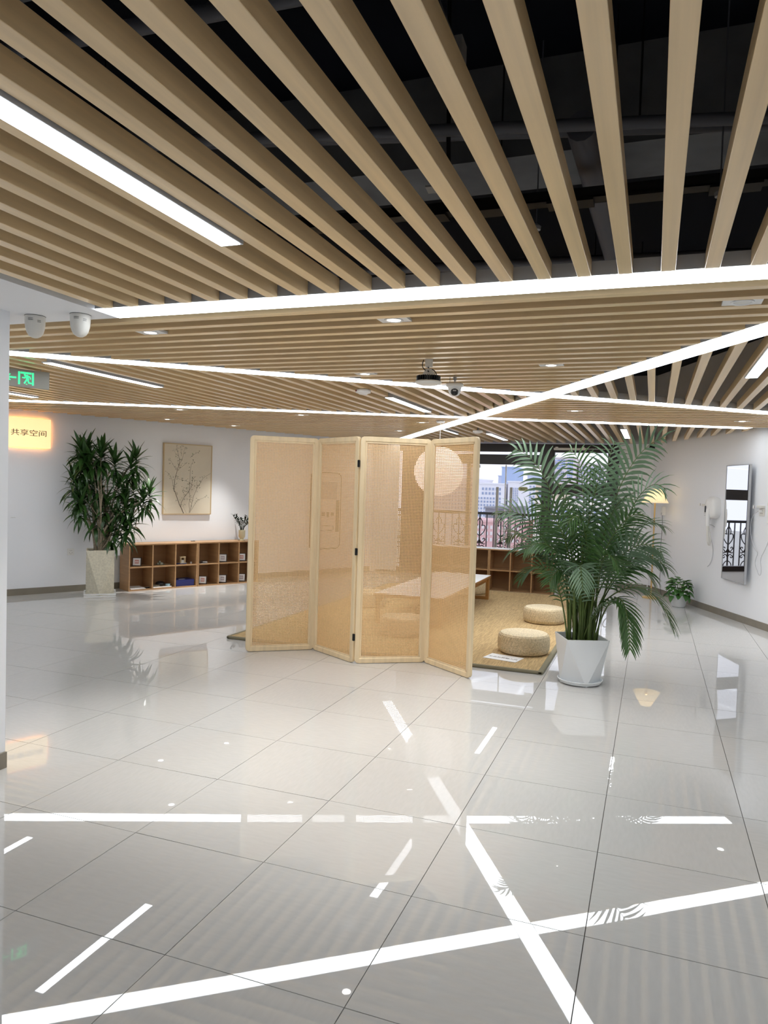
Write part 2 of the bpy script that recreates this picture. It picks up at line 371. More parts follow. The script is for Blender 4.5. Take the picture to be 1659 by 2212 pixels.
for x_, lb_ in ((1.45, 'added unseen fill light behind the camera, right'), (.1, 'added unseen fill light behind the camera, middle'), (-1.2, 'added unseen fill light behind the camera, left')): panel_light(x_, -4.05, -2.6, lb_, .12)  # unseen lights, added to brighten the near floor and slat undersides
for x_, y_, lb_ in ((2.2, 2.6, 'added fill light out of frame beside the right wall, farther'), (3.0, .9, 'added fill light out of frame beside the right wall, nearer')): panel_light(x_, y_, y_ + 1.2, lb_, .085)  # two more added out of view to lift the right wall
def downlight(x, y, label, on=True, w=.15):
    t = empty('downlight', (x, y, H), 0, label, 'ceiling light', 'small square recessed downlights')
    z0 = .004
    b = MB()
    for a, c in (((-w / 2, -.05), (-.035, .05)), ((.035, -.05), (w / 2, .05)), ((-.035, -.05), (.035, -.035)), ((-.035, .035), (.035, .05))):
        b.box((a[0], a[1], z0), (c[0], c[1], z0 + .012))
    b.build('square_plate', WPL, t)
    MB().lathe([(.046, z0 - .004), (.046, z0), (.034, z0), (.034, z0 + .02), (.032, z0 + .02), (.032, z0 - .001), (.036, z0 - .004), (.046, z0 - .004)], 24, cap=False).build('trim_ring', WPL, t, smooth=True)
    MB().lathe([(.0001, z0 - .0015), (.031, z0 - .0015), (.031, z0 + .006), (.0001, z0 + .006)], 20).build('lens', DOWN if on else WPL2, t)
    if on:
        ld = bpy.data.lights.new('spot', 'SPOT'); ld.energy = on * 2.1
        ld.spot_size = math.radians(70); ld.spot_blend = 1.0; ld.color = (1, .97, .92); ld.shadow_soft_size = .03
        lo = bpy.data.objects.new('spot_light', ld); col.objects.link(lo); lo.parent = t; lo.location = (0, 0, z0 - .012)
by = lambda y: round((y - .618 - .1) / .1515) * .1515 + .618 + .1     # middle of a gap between the x slats
for x, y, lb, e in ((-2.461, by(.92), 'downlight nearest the two white dome housings', 34), (-1.054, by(.92), 'downlight in the middle just beyond the nearest strip', 34),
                    (-1.813, by(2.34), 'downlight left of the finned speaker, before the second strip', 24), (-.489, by(2.3), 'downlight right of the finned speaker, before the diagonal strip', 26),
                    (.46, by(.9), 'downlight at the far right beyond the nearest strip', False)):
    downlight(x, y, lb, e)
for x, y, k0, lb, e in ((-.601, 4.849, 3.2, 'downlight between second and farthest strips, right of the diagonal', 26), (.985, 5.941, 3.2, 'downlight close to the top of the right wall', 20),
                        (-3.686, 5.129, 3.0, 'downlight just past the farthest strip, above the screen\'s left panel', 14), (-5.86, 5.57, 3.0, 'brightly lit downlight at the left wall, left of the artwork', 42),
                        (-4.893, 4.45, 3.0, 'downlight past the farthest strip, above the tall leafy plant', 12), (-5.43, 6.43, 3.0, 'downlight close to the left wall near the screen', 40),
                        (-3.228, 7.192, 3.0, 'downlight above the third screen panel', 10), (-2.52, 5.95, 3.0, 'downlight left of the lantern\'s ceiling cup', 10)):
    yy = round((y - k0 - .1) / .1515) * .1515 + k0 + .1
    downlight(x, yy, lb, e)

# things in the dark void above the slats
def void(name, mb, m, label, cat, **k):
    o = mb.build(name, m, **k); return setp(o, label, cat)
MB().box((-4, .74, 2.9), (4, 1.1, 3.3)).build('trim_3', GREYC, kind='structure', label='grey unpainted concrete beam in the ceiling void')
MB().box((-9, 4.2, 2.9), (4, 4.5, 3.3)).build('trim_4', DARKC, kind='structure', label='second dark beam deep in the ceiling void')
MB().box((-4.5, -1.6, 2.95), (-1.0, -.62, 3.3)).build('trim_5', GREYC, kind='structure', label='grey concrete soffit block in the ceiling void, upper left')
tr = empty('cable_tray', (0, .58, 2.62), 0, 'black slotted cable tray above the near slats', 'cable tray')
MB().box((-3.6, -.035, 0), (3.4, .035, .006)).box((-3.6, -.035, 0), (3.4, -.03, .04)).box((-3.6, .03, 0), (3.4, .035, .04)).build('tray', BLACKM, tr)
for k in range(22):
    MB().box((-3.3 + k * .3, -.045, -.014), (-3.12 + k * .3, .04, -.002)).build('clip_plate', BLACKM, tr)
for x in (-2.5, -.5, 1.5): MB().tube([(x, 0, .006), (x, 0, .68)], .004, 6).build('hanger_rod', BLACKM, tr)
def pipe(a, b, r, label, m=PIPE):
    t = empty('ceiling_pipe', a, 0, label, 'pipe'); a_, b_ = V3(a), V3(b)
    MB().tube([(0, 0, 0), b_ - a_], r, 12).build('pipe_run', m, t, smooth=True)
    for f in (.2, .5, .8):
        q = (b_ - a_) * f; MB().tube([q + V3((0, 0, r)), V3((q.x, q.y, 3.3 - a_.z))], .004, 5).build('hanger_rod', BLACKM, t)
pipe((-3.5, -.44, 2.75), (3.6, 1.0, 2.76), .022, 'slim dark pipe crossing the void left to right')
pipe((-3.4, -.24, 2.84), (3.3, 1.2, 2.85), .03, 'thicker dark pipe beside the slim one in the void')
pipe((-3.6, -.56, 2.9), (3.4, -.30, 2.9), .026, 'slender pipe running along the grey soffit block')
pipe((-.15, .3, 2.78), (-.1, 2.4, 2.8), .055, 'stout grey pipe running away above the near strip')
pipe((-4, 1.9, 2.9), (3.5, 2.6, 2.9), .03, 'dark pipe over the near edge of the right slat field')
pipe((-4, 2.9, 2.8), (4, 3.5, 2.8), .04, 'dark pipe over the middle of the right slat field')
t = empty('void_duct', (-.42, -.98, 2.6), .03, 'dark grey metal trunking beside the fourth near slat', 'trunking')
MB().box((-.03, -.9, 0), (.03, .55, .07)).build('trunk', PIPE, t); MB().box((-.045, .5, .0), (.045, .56, .09)).build('end_box', ALU, t)
for x, y, lb in ((.33, .45, 'small wire sprinkler head near the tray, right'), (-.35, .62, 'small wire sprinkler head near the tray, left')):
    t = empty('sprinkler_head', (x, y, 2.55), 0, lb, 'sprinkler'); MB().tube([(0, 0, 0), (0, 0, .75)], .003, 5).build('drop_rod', PIPE, t)
    MB().lathe([(.001, -.02), (.018, -.014), (.02, 0), (.006, .012)], 10).build('head', ALU, t)
t = empty('void_bracket', (-.62, .16, 2.55), .1, 'small pale bracket plate with a black cable, above the near slats', 'bracket')
MB().box((-.06, -.03, 0), (.06, .03, .006)).build('plate', ALU, t); MB().tube([(0, 0, .0), (-.01, .0, .04), (.015, .01, .1), (0, 0, .7)], .009, 6).build('cable', BLK, t)

# ---------------------------------------------------------------- ceiling fixtures
for x, y, lb in ((-2.79, .405, 'left white dome housing with small labels on the lowered ceiling'), (-2.53, .43, 'right white dome housing with small labels on the lowered ceiling')):
    t = empty('dome_camera', (x, y, H), 0, lb, 'camera', 'white dome housings under the lowered ceiling')
    R = .048
    MB().lathe([(R, 0), (R, -.012), (R * .985, -.036), (R * .93, -.06), (R * .8, -.082), (R * .6, -.098), (R * .3, -.107), (.0005, -.110)][::-1], 28).build('dome', WPL2, t, smooth=True)
    MB().lathe([(R + .001, -.002), (R + .0015, 0), (R, 0)], 28).build('base_ring', BLK, t)
    for a0, wdt, hz in ((-1.45, .5, -.018), (-.55, .35, -.026)):
        for r_ in range(2):
            b = MB()
            for k in range(6):
                a = a0 + k * wdt / 6; w = wdt / 9
                b.add([(math.cos(q) * (R + .0006), math.sin(q) * (R + .0006), z) for q, z in ((a, hz - r_ * .007), (a + w, hz - r_ * .007), (a + w, hz - r_ * .007 - .003), (a, hz - r_ * .007 - .003))], [(0, 1, 2, 3)])
            b.build('label_print', BLK, t)
# round finned speaker
t = empty('finned_speaker', (-1.19, 1.90, H), 0, 'round white disc with black finned ring on a grey bracket', 'speaker')
MB().box((-.022, -.014, -.045), (.022, .014, .03)).build('ceiling_bracket', WPL2, t, bevel=.003)
MB().add([(-.05, 0, -.1), (.05, 0, -.1), (.018, 0, -.055), (-.018, 0, -.055), (-.05, .006, -.1), (.05, .006, -.1), (.018, .006, -.055), (-.018, .006, -.055)],
         [(0, 1, 2, 3), (7, 6, 5, 4), (0, 4, 5, 1), (1, 5, 6, 2), (2, 6, 7, 3), (3, 7, 4, 0)]).build('hanger_plate', WPL2, t)
for z in (-.05, -.072): MB().tube([(0, -.016, z), (0, -.001, z)], .004, 8).build('bolt', BLK, t)
b = MB()
for k in range(32):
    a = 2 * PI * k / 32; c, s = math.cos(a), math.sin(a)
    b.obox((c * .062, s * .062, -.115), (c * .013, s * .013, 0), (-s * .0022, c * .0022, 0), (0, 0, .014))
b.lathe([(.052, -.1), (.052, -.13)], 24).build('finned_ring', BLK, t)
MB().lathe([(.001, -.158), (.05, -.156), (.076, -.148), (.084, -.14), (.08, -.133), (.06, -.13)], 36).build('white_disc', WPL2, t, smooth=True)
MB().tube(bez((-.035, 0, .0), (-.05, 0, -.04), (-.04, 0, -.05), (-.02, 0, -.065), 8), .003, 6).build('cable', BLK, t)
MB().tube(bez((.02, 0, -.06), (.05, 0, -.07), (.055, 0, -.1), (.05, -.0, -.12), 8), .003, 6).build('cable', BLK, t)
# turret camera
t = empty('turret_camera', (-1.21, 2.60, H), .26, 'white turret camera with dark lens, hanging under the slats', 'camera')
MB().tube([(0, 0, .03), (0, 0, -.015), (0, 0, -.028)], [.013, .013, .004], 10).build('ceiling_stub', ALU, t)
MB().tube([(0, 0, -.025), (0, 0, -.05)], .004, 8).build('drop_rod', GREYP, t)
MB().tube([(-.035, 0, .02), (-.036, 0, -.05)], .0015, 5).build('cable', BLK, t)
MB().lathe([(.001, -.068), (.058, -.068), (.062, -.062), (.063, -.05), (.058, -.045), (.001, -.045)], 32).build('mounting_ring', WPL2, t, smooth=True)
MB().lathe([(.001, -.136), (.02, -.134), (.036, -.122), (.044, -.1), (.05, -.068)], 28).build('body', WPL, t, smooth=True)
MB().lathe([(.028 * math.sin(PI * k / 14) + .0001, -.028 * math.cos(PI * k / 14)) for k in range(15)], 24).xf(Matrix.Translation((0, -.027, -.106))).build('lens_cover', BLK, t, smooth=True)
MB().box((-.012, -.0565, -.106), (.012, -.05, -.096)).build('sensor_window', GREYP, t)
MB().tube([(.004, -.0615, -.058), (.004, -.058, -.058)], .002, 6).build('screw', BLK, t)
def smoke(x, y, r, label, dot):
    t = empty('smoke_detector', (x, y, H), 0, label, 'smoke detector')
    MB().box((-.012, -.012, -.006), (.012, .012, .03)).build('stub', GREYP, t)
    MB().lathe([(.001, -.042), (r * .55, -.042), (r * .62, -.036), (r * .97, -.03), (r, -.022), (r, -.008), (r * .9, -.003), (.001, -.003)], 28).build('body', WPL, t, smooth=True)
    if dot: MB().obox((-r * .72, -r * .69, -.016), (.007, -.006, 0), (.002, .002, 0), (0, 0, .006)).build('red_label', mat('red_label', (150, 50, 40)), t)
smoke(-2.12, 3.11, .062, 'round white smoke detector with small red label, before the screen', True)
smoke(-2.07, 7.02, .066, 'round white smoke detector above the screen\'s right panel', False)
# exit sign, parallel to the left wall
ec = V3((-4.32, 1.606, 2.178)); t = empty('exit_sign', ec, math.atan2(LD.y, LD.x), 'hanging grey exit sign with green running figure and left arrow', 'exit sign')
MB().box((-.20, 0, -.065), (.31, .018, .065)).build('sign_body', EXITB, t, bevel=.002)
g = MB(); yy = -.0012
def q4(pts, y=yy): g.add([(x * .76 + .108, y, z * .9) for x, z in pts], [tuple(range(len(pts)))])
def bar(x0, x1, z0, z1): q4(((x0, z0), (x1, z0), (x1, z1), (x0, z1)))
def limb(p, q_, w):
    d = V3((q_[0] - p[0], q_[1] - p[1], 0)); n = V3((-d.y, d.x, 0)).normalized() * w / 2; e = d.normalized() * w * .35
    q4(((p[0] - n.x - e.x, p[1] - n.y - e.y), (q_[0] - n.x + e.x, q_[1] - n.y + e.y), (q_[0] + n.x + e.x, q_[1] + n.y + e.y), (p[0] + n.x - e.x, p[1] + n.y - e.y)))
bar(-.022, -.004, -.052, .052); bar(.103, .121, -.052, .052); bar(.0, .099, .036, .052)
limb((.055, .02), (.063, -.004), .026); limb((.05, .02), (.035, .004), .011); limb((.035, .004), (.018, .006), .011); limb((.062, .022), (.082, .015), .011); limb((.082, .015), (.09, -.0), .011)
limb((.06, -.004), (.036, -.038), .014); limb((.064, -.004), (.075, -.034), .014); limb((.075, -.034), (.097, -.036), .012)
q4([(.038 + .009 * math.cos(a), .034 + -.006 + .009 * math.sin(a)) for a in [2 * PI * k / 12 for k in range(12)]])
q4(((.045, -.05), (.065, -.05), (.055, -.041)))
bar(-.10, -.038, -.008, .006); q4(((-.145, 0), (-.10, .026), (-.085, .026), (-.108, 0), (-.085, -.026), (-.10, -.026)))
g.build('pictogram', EXITG, t)
for x in (-.15, .25): MB().tube([(x, .009, .063), (x, .009, .09)], .002, 5).build('hanging_wire', ALU, t)
# moon lantern
t = empty('paper_lantern', (-2.217, 5.746, H), 0, 'big round white paper lantern hanging behind the cane screen', 'pendant lamp')
MB().lathe([(.001, -.026), (.04, -.026), (.05, -.018), (.05, -.002), (.001, -.002)], 24).build('ceiling_cup', WPL, t, smooth=True)
MB().tube([(0, 0, -.02), (0, 0, -.31)], .0035, 6).build('cord', WPL, t)
prof = [(max(.001, .287 * math.sin(PI * k / 40) * (1 + .008 * math.cos(PI * k))), -.588 - .287 * math.cos(PI * k / 40) * -1) for k in range(41)]
MB().lathe([(r, -.588 - .287 * math.cos(PI * k / 40)) for k, (r, _) in enumerate(prof)], 40).build('globe', PAPERL, t, smooth=True)

# ---------------------------------------------------------------- cane folding screen
def rrect(w, h, r, n=5, x0=0, z0=0):
    out = []
    for cx, cz, a0 in ((w - r, r, -PI / 2), (w - r, h - r, 0), (r, h - r, PI / 2), (r, r, PI)):
        for k in range(n + 1):
            a = a0 + PI / 2 * k / n; out.append((x0 + cx + r * math.cos(a), z0 + cz + r * math.sin(a)))
    return out
SH, FW, FT = 1.865, .042, .028
def frame_ring(w, h):
    """frame with rounded outer corners, a chamfered inner lip"""
    n = 5; outer = rrect(w, h, .034, n); inner = rrect(w - 2 * FW, h - 2 * FW, .003, n, FW, FW); lip = rrect(w - 2 * FW + .012, h - 2 * FW + .012, .004, n, FW - .006, FW - .006)
    outs = rrect(w - .006, h - .006, .032, n, .003, .003)
    rings = [[(x, -FT / 2 + .002, z) for x, z in outer], [(x, -FT / 2, z) for x, z in outs], [(x, -FT / 2, z) for x, z in lip], [(x, -FT / 2 + .007, z) for x, z in inner],
             [(x, FT / 2 - .007, z) for x, z in inner], [(x, FT / 2, z) for x, z in lip], [(x, FT / 2, z) for x, z in outs], [(x, FT / 2 - .002, z) for x, z in outer]]
    N = len(outer); b = MB(); vs = [v for r in rings for v in r]; fs = []
    for i in range(8):
        for k in range(N): fs.append((i * N + k, i * N + (k + 1) % N, ((i + 1) % 8) * N + (k + 1) % N, ((i + 1) % 8) * N + k))
    b.add(vs, fs); return b
PW = .596
frm = frame_ring(PW, SH).mesh('frame', RATF)
b = MB(); cell = .0125; nx = int((PW - 2 * FW) / cell) + 1; nz = int((SH - 2 * FW) / cell) + 1; sw = .0031
x0 = FW - .004; x1 = PW - FW + .004; z0 = FW - .004; z1 = SH - FW + .004
for i in range(nx + 1):
    x = FW + i * (PW - 2 * FW) / nx; b.box((x - sw, -.0011, z0), (x + sw, .0003, z1))
for k in range(nz + 1):
    z = FW + k * (SH - 2 * FW) / nz; b.box((x0, -.0003, z - sw), (x1, .0011, z + sw))
webm = b.mesh('cane_webbing', CANE)
b = MB()
for za, zb, xa, xb in ((FW, FW + .012, FW, PW - FW), (SH - FW - .012, SH - FW, FW, PW - FW)): b.box((xa, -.007, za), (xb, -.002, zb))
for xa, xb in ((FW, FW + .012), (PW - FW - .012, PW - FW)): b.box((xa, -.007, FW), (xb, -.002, SH - FW))
beadm = b.mesh('retaining_bead', RATF)
pts = [V3((-3.112, 3.02, 0)), V3((-2.632, 3.375, 0)), V3((-2.114, 3.068, 0)), V3((-1.598, 3.375, 0)), V3((-1.114, 3.02, 0))]
scr = empty('folding_screen', (-2.114, 3.2, 0), 0, 'four-panel folding screen of pale pine frames and woven cane webbing', 'folding screen')
for k in range(4):
    a, c = pts[k], pts[k + 1]; d = (c - a).normalized(); mid = (a + c) / 2; st = mid - d * PW / 2
    o = link('screen_panel', frm, scr); o.location = (st.x - scr.location.x, st.y - scr.location.y, .003); o.rotation_euler = (0, 0, math.atan2(d.y, d.x))
    w = link('cane_webbing', webm, o, kind='stuff'); link('retaining_bead', beadm, o)
for j, sgn in ((1, 1), (2, -1), (3, 1)):
    p = pts[j]
    for z in (.22, .925, 1.645):
        b = MB(); yy = p.y - scr.location.y + sgn * (.020)
        b.box((p.x - scr.location.x - .011, yy - .003, z - .028), (p.x - scr.location.x + .011, yy + .003, z + .028))
        b.tube([(p.x - scr.location.x, yy + sgn * .004, z - .03), (p.x - scr.location.x, yy + sgn * .004, z + .03)], .004, 8)
        b.build('hinge', BLK, scr)

# ---------------------------------------------------------------- mat, poufs, low table, paper
rx0, rx1, ry0, ry1, RT = -3.545, -.617, 3.396, 7.90, .026
t = empty('sisal_rug', ((rx0 + rx1) / 2, (ry0 + ry1) / 2, 0), 0, 'large tan sisal mat with olive grey bound edges', 'rug'); w, l = (rx1 - rx0) / 2, (ry1 - ry0) / 2
MB().box((-w + .035, -l + .03, .001), (w - .04, l - .03, RT - .001)).build('matting', RUG, t)
MB().box((-w + .005, -l, .001), (w - .005, -l + .031, RT)).build('binding', BIND, t, bevel=.006); MB().box((-w + .005, l - .031, .001), (w - .005, l, RT)).build('binding', BIND, t, bevel=.006)
MB().box((w - .045, -l, .001), (w, l, RT + .001)).build('binding', BIND, t, bevel=.008); MB().box((-w, -l, .001), (-w + .036, l, RT + .001)).build('binding', BIND, t, bevel=.008)
def pouf(x, y, label, r=.226, h=.18, z=RT, first=[]):
    if not first:
        N = 96
        pr_ = [(.86, 0), (.95, .012), (1.0, .04), (1.01, .09), (1.0, .13), (.965, .158), (.9, .172)]
        b = MB(); b.lathe([(p * .226, q) for p, q in pr_], N, fn=lambda j, k: 1 + (.007 if (k + j) % 2 else -.004)); b.f = b.f[:-1]
        side_m = b.mesh('woven_side', STRAW, smooth=False)
        b = MB(); b.lathe([(.9 * .226, .172), (.8 * .226, .1765), (.6 * .226, .179), (.4 * .226, .1785), (.2 * .226, .176), (.05 * .226, .172), (.0005, .171)], N, fn=lambda j, k: 1 + (.006 if k % 2 else -.004)); b.f = b.f[1:]
        first += [side_m, b.mesh('woven_top', STRAWT)]
    t = empty('straw_pouf', (x, y, z), random.uniform(0, 6), label, 'pouf', 'round woven straw floor cushions')
    for nm, me in zip(('woven_side', 'woven_top'), first):
        o = link(nm, me, t); o.scale = (r / .226, r / .226, h / .18)
    return t
pouf(-.885, 4.06, 'straw pouf nearest the camera, touching the white paper sheet on the mat', .228, .182)
pouf(-.93, 5.68, 'second straw pouf, half behind the white palm pot', .226, .172)
pouf(-2.12, 4.31, 'straw pouf behind the third screen panel, at the table\'s near end')
pouf(-3.06, 5.75, 'straw pouf left of the low table, behind the second screen panel')
pouf(-2.18, 7.46, 'straw pouf seen through the far end frame of the low table', .21)
pouf(-.86, 8.32, 'straw pouf beyond the mat, beside the back shelf\'s right end', .25, .27, 0)
t = empty('low_table', (-2.2, 5.86, RT), 0, 'long low wooden table with white top and frame legs', 'table')
MB().box((-.38, -1.17, .285), (.38, 1.17, .315)).build('tabletop', TABLEW, t, bevel=.003)
MB().box((-.377, -1.167, .315), (.377, 1.167, .3175)).build('white_laminate', PAPER, t)
for y in (-1.13, 1.13):
    MB().box((-.365, y - .03, 0), (.365, y + .03, .04)).build('foot_rail', TABLEW, t, bevel=.003)
    for x in (-.345, .345):
        MB().box((x - .02, y - .03, .04), (x + .02, y + .03, .285)).build('leg', TABLEW, t, bevel=.002)
        s = 1 if x < 0 else -1
        MB().add([(x + s * .02, y - .02, .285), (x + s * .09, y - .02, .285), (x + s * .02, y - .02, .215), (x + s * .02, y + .02, .285), (x + s * .09, y + .02, .285), (x + s * .02, y + .02, .215)],
                 [(0, 1, 2), (5, 4, 3), (0, 3, 4, 1), (1, 4, 5, 2), (2, 5, 3, 0)]).build('corner_brace', TABLEW, t)
for x in (-.33, .33): MB().box((x - .012, -1.1, .235), (x + .012, 1.1, .285)).build('apron', TABLEW, t)
t = empty('paper_sheet', (-1.0, 3.735, RT), math.radians(-12), 'white printed paper sheet lying on the mat in front of the pouf', 'paper')
MB().box((-.15, -.10, .001), (.15, .10, .002)).build('sheet', PAPER, t)
me = text_mesh('从此处脱鞋入内', .038, .0002); me.materials.clear(); o = link('lettering', me, t, TEXTM); o.location = (0, -.01, .0024)

# ---------------------------------------------------------------- cube shelves
def shelf_unit(loc, rz, w, label, group, h=.615, dpt=.30, sky_sheen=False):
    t = empty('cube_shelf', loc, rz, label, 'shelf', group); th = .016
    MB().box((0, 0, h - th), (w, dpt, h)).build('top_board', SHELF, t); MB().box((th, .002, .0), (w - th, dpt, th)).build('bottom_board', SHELF, t)
    for x in (0, w - th): MB().box((x, 0, 0), (x + th, dpt, h - th)).build('side_panel', SHELF, t)
    for k in (1, 2): MB().box((w * k / 3 - th / 2, .002, th), (w * k / 3 + th / 2, dpt - .006, h - th)).build('divider', SHELF, t)
    xs = [th, w / 3 - th / 2, w / 3 + th / 2, 2 * w / 3 - th / 2, 2 * w / 3 + th / 2, w - th]
    for k in range(3): MB().box((xs[2 * k], .002, h / 2 - th / 2), (xs[2 * k + 1], dpt - .006, h / 2 + th / 2)).build('middle_board', SHELF, t)
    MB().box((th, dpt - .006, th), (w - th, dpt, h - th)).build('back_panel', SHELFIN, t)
    if sky_sheen: MB().box((0, 0, h), (w, dpt, h + .003)).build('sky_sheen_sheet', WPL, t)  # white sheet stands in for sky reflected on the top board
    return t
RZL = math.atan2(LD.y, LD.x)
s1 = shelf_unit(lw(.787, 0, .355), RZL, .97, 'wooden cube shelf by the left wall, next to the tall stone planter', 'cube shelves along the left wall')
s2 = shelf_unit(lw(1.762, 0, .355), RZL, .97, 'wooden cube shelf by the left wall, running behind the cane screen', 'cube shelves along the left wall')
shelf_unit((-2.057, 7.975, 0), .03, .925, 'wooden cube shelf at the window, right unit behind the palm fronds', 'cube shelves at the window', sky_sheen=True)
shelf_unit((-2.985, 7.955, 0), .02, .925, 'wooden cube shelf at the window, left unit behind the screen', 'cube shelves at the window', sky_sheen=True)
def on_shelf(s, x, y, z): return s.matrix_basis @ V3((x, y, z))
LOW, MID, TOPZ = .016, .3155, .615
def photo_frame(s, x, z, label, y=.07, tone=PINKP):
    t = empty('photo_frame', on_shelf(s, x, y, z + .0045), RZL + random.uniform(-.75, -.5), label, 'picture frame', 'small dark photo frames on the wooden shelves')
    R = Matrix.Rotation(-.16, 4, 'X')
    b = MB()
    for q in (((-.058, 0, 0), (.058, .018, .009)), ((-.058, 0, .105), (.058, .018, .114)), ((-.058, 0, .009), (-.049, .018, .105)), ((.049, 0, .009), (.058, .018, .105))): b.box(*q)
    b.xf(R).build('frame', WALNUT, t); MB().box((-.049, .006, .009), (.049, .017, .105)).xf(R).build('white_mat', PAPER, t)
    MB().box((-.026, .0045, .033), (.026, .0055, .083)).xf(R).build('print', tone, t)
    g = MB()
    for i in range(4):
        for k in range(4):
            if (i * 3 + k * 5) % 3: g.box((-.022 + i * .011, .004, .038 + k * .0105), (-.014 + i * .011, .0045, .045 + k * .0105))
    g.xf(R).build('print_marks', PAPER, t)
    MB().obox((0, .037, .038), (.012, 0, 0), (0, .016, -.034), (0, .0012, .0006)).build('easel_leg', WALNUT, t)
PINK2 = mat('faded_lilac_print', (178, 166, 172), .6)
photo_frame(s1, .13, MID, 'small dark photo frame in the shelf cube next to the planter, upper row')
photo_frame(s2, .42, MID, 'small dark photo frame, upper row, left of the shelf plant', tone=PINK2)
photo_frame(s2, .73, MID, 'small dark photo frame, upper row, half hidden by the screen edge')
photo_frame(s2, .11, LOW, 'small dark photo frame, lower row, right of the blue box')
photo_frame(s2, .42, LOW, 'small dark photo frame, lower row, second to the right of the blue box', tone=PINK2)
photo_frame(s2, .73, LOW, 'small dark photo frame, lower row, half hidden by the screen edge', tone=PINK2)
t = empty('stone_set', on_shelf(s1, .475, .12, MID + .001), RZL, 'little sage stone blocks on a round glass dish', 'ornament')
MB().lathe([(.001, 0), (.06, 0), (.068, .008), (.064, .008), (.001, .003)], 24).build('dish', GREYG, t, smooth=True)
for x, y, h in ((-.03, 0, .022), (0, .01, .045), (.005, -.022, .03), (.032, 0, .024)): MB().box((x - .011, y - .011, .005), (x + .011, y + .011, .005 + h)).build('block', GREYG, t, bevel=.002)
t = empty('wooden_ornament', on_shelf(s1, .80, .12, MID + .001), RZL, 'small pale wooden frame ornament on a blue mat', 'ornament')
OAK = mat('pale_toy_wood', (206, 186, 150), .6)
MB().box((-.10, -.05, 0), (.04, .05, .006)).build('blue_mat', BLUEB, t)
for x in (-.03, .03): MB().box((x - .008, -.02, .006), (x + .008, .02, .085)).build('post', OAK, t, bevel=.002)
MB().box((-.042, -.024, .085), (.042, .024, .10)).build('roof', OAK, t, bevel=.002); MB().box((-.02, -.015, .006), (.02, .015, .05)).build('drum', WPL2, t, bevel=.004)
MB().box((-.045, -.035, .006), (.05, .035, .012)).build('tray', WPL2, t)
t = empty('folded_lens_cloth', on_shelf(s1, .90, .06, MID + .001), RZL + .4, 'tiny white bird-like ornament at the cube\'s corner', 'ornament')
t.name = 'bird_ornament'
MB().lathe([(.001, 0), (.008, .002), (.01, .015), (.006, .026), (.001, .03)], 10).build('body', WPL, t, smooth=True); MB().box((-.004, -.02, .018), (.004, .02, .022)).build('wings', WPL, t)
for dx, dz, ry_, lb, sz in ((.10, 0, .1, 'dark notebook lying open in the cube, upper row', (.11, .07, .008)), (.17, .0, -.2, 'thick dark book lying beside the notebook, upper row', (.07, .055, .022))):
    t = empty('dark_book', on_shelf(s2, dx, .08 if sz[2] < .01 else .15, MID + .001), RZL + ry_, lb, 'book')
    MB().box((-sz[0] / 2, -sz[1], 0), (sz[0] / 2, sz[1], .0015)).box((-sz[0] / 2, -sz[1], sz[2] - .0015), (sz[0] / 2, sz[1], sz[2])).build('cover', BLK, t)
    MB().box((-sz[0] / 2 + .002, -sz[1] + .003, .0015), (sz[0] / 2 - .003, sz[1] - .003, sz[2] - .0015)).build('pages', PAPER, t)
for k, (lb, m_) in enumerate((('white magazine on top of the small stack, lowest left cube', WPL), ('white magazine at the bottom of the small stack, lowest left cube', WPL2))):
    t = empty('magazine', on_shelf(s1, .13 + .01 * k, .13, LOW + .001 + (.009 if k == 0 else 0)), RZL + (.0 if k else -.1), lb, 'magazine', 'magazines in the lowest left cube')
    MB().box((-.1, -.11, 0), (.1, .11, .008)).build('pages', PAPER, t); MB().box((-.101, -.111, .0), (.101, .111, .001)).box((-.101, -.111, .0075), (.101, .111, .0085)).build('cover', m_, t)
    for r_ in range(6): MB().box((-.08 + r_ * .024, -.09, .0085), (-.064 + r_ * .024, -.074, .0088)).build('title_mark', BLK, t)
t = empty('black_pouch', on_shelf(s1, .275, .07, LOW + .001), RZL, 'small black pouch beside the magazines', 'pouch')
MB().box((-.035, -.02, 0), (.035, .02, .016)).build('pouch_body', BLK, t, bevel=.006); MB().tube([(-.03, -.0, .016), (.03, 0, .017)], .002, 6).build('zip', ALU, t)
t = empty('paper_tray', on_shelf(s1, .475, .12, LOW + .001), RZL, 'flat white tray with a brown pouch in the lower cube', 'tray')
MB().box((-.13, -.1, 0), (.13, .1, .014)).build('tray', WPL, t, bevel=.003); MB().box((-.12, -.06, .014), (-.02, .06, .032)).build('brown_pouch', TRUNK, t, bevel=.006)
t = empty('soft_hat', on_shelf(s1, .495, .15, LOW + .034), RZL, 'black soft peaked hat resting on the white tray', 'hat')
MB().lathe([(.001, .04), (.03, .038), (.055, .028), (.065, .01), (.066, 0)][::-1], 20).build('crown', BLK, t, smooth=True); MB().prism([(-.05, -.05), (.05, -.05), (.035, -.095), (0, -.105), (-.035, -.095)], 0, .005).build('peak', BLK, t)
t = empty('round_tin', on_shelf(s1, .565, .06, LOW + .016), RZL, 'pale blue round tin at the right of the tray', 'tin')
MB().lathe([(.001, 0), (.032, 0), (.032, .016)], 24).build('base', PBLUE, t); MB().lathe([(.033, .014), (.034, .024), (.03, .028), (.001, .029)], 24).build('lid', PBLUE, t, smooth=True)
t = empty('blue_box', on_shelf(s1, .805, .13, LOW + .001), RZL, 'royal blue gift box filling the lower cube', 'box')
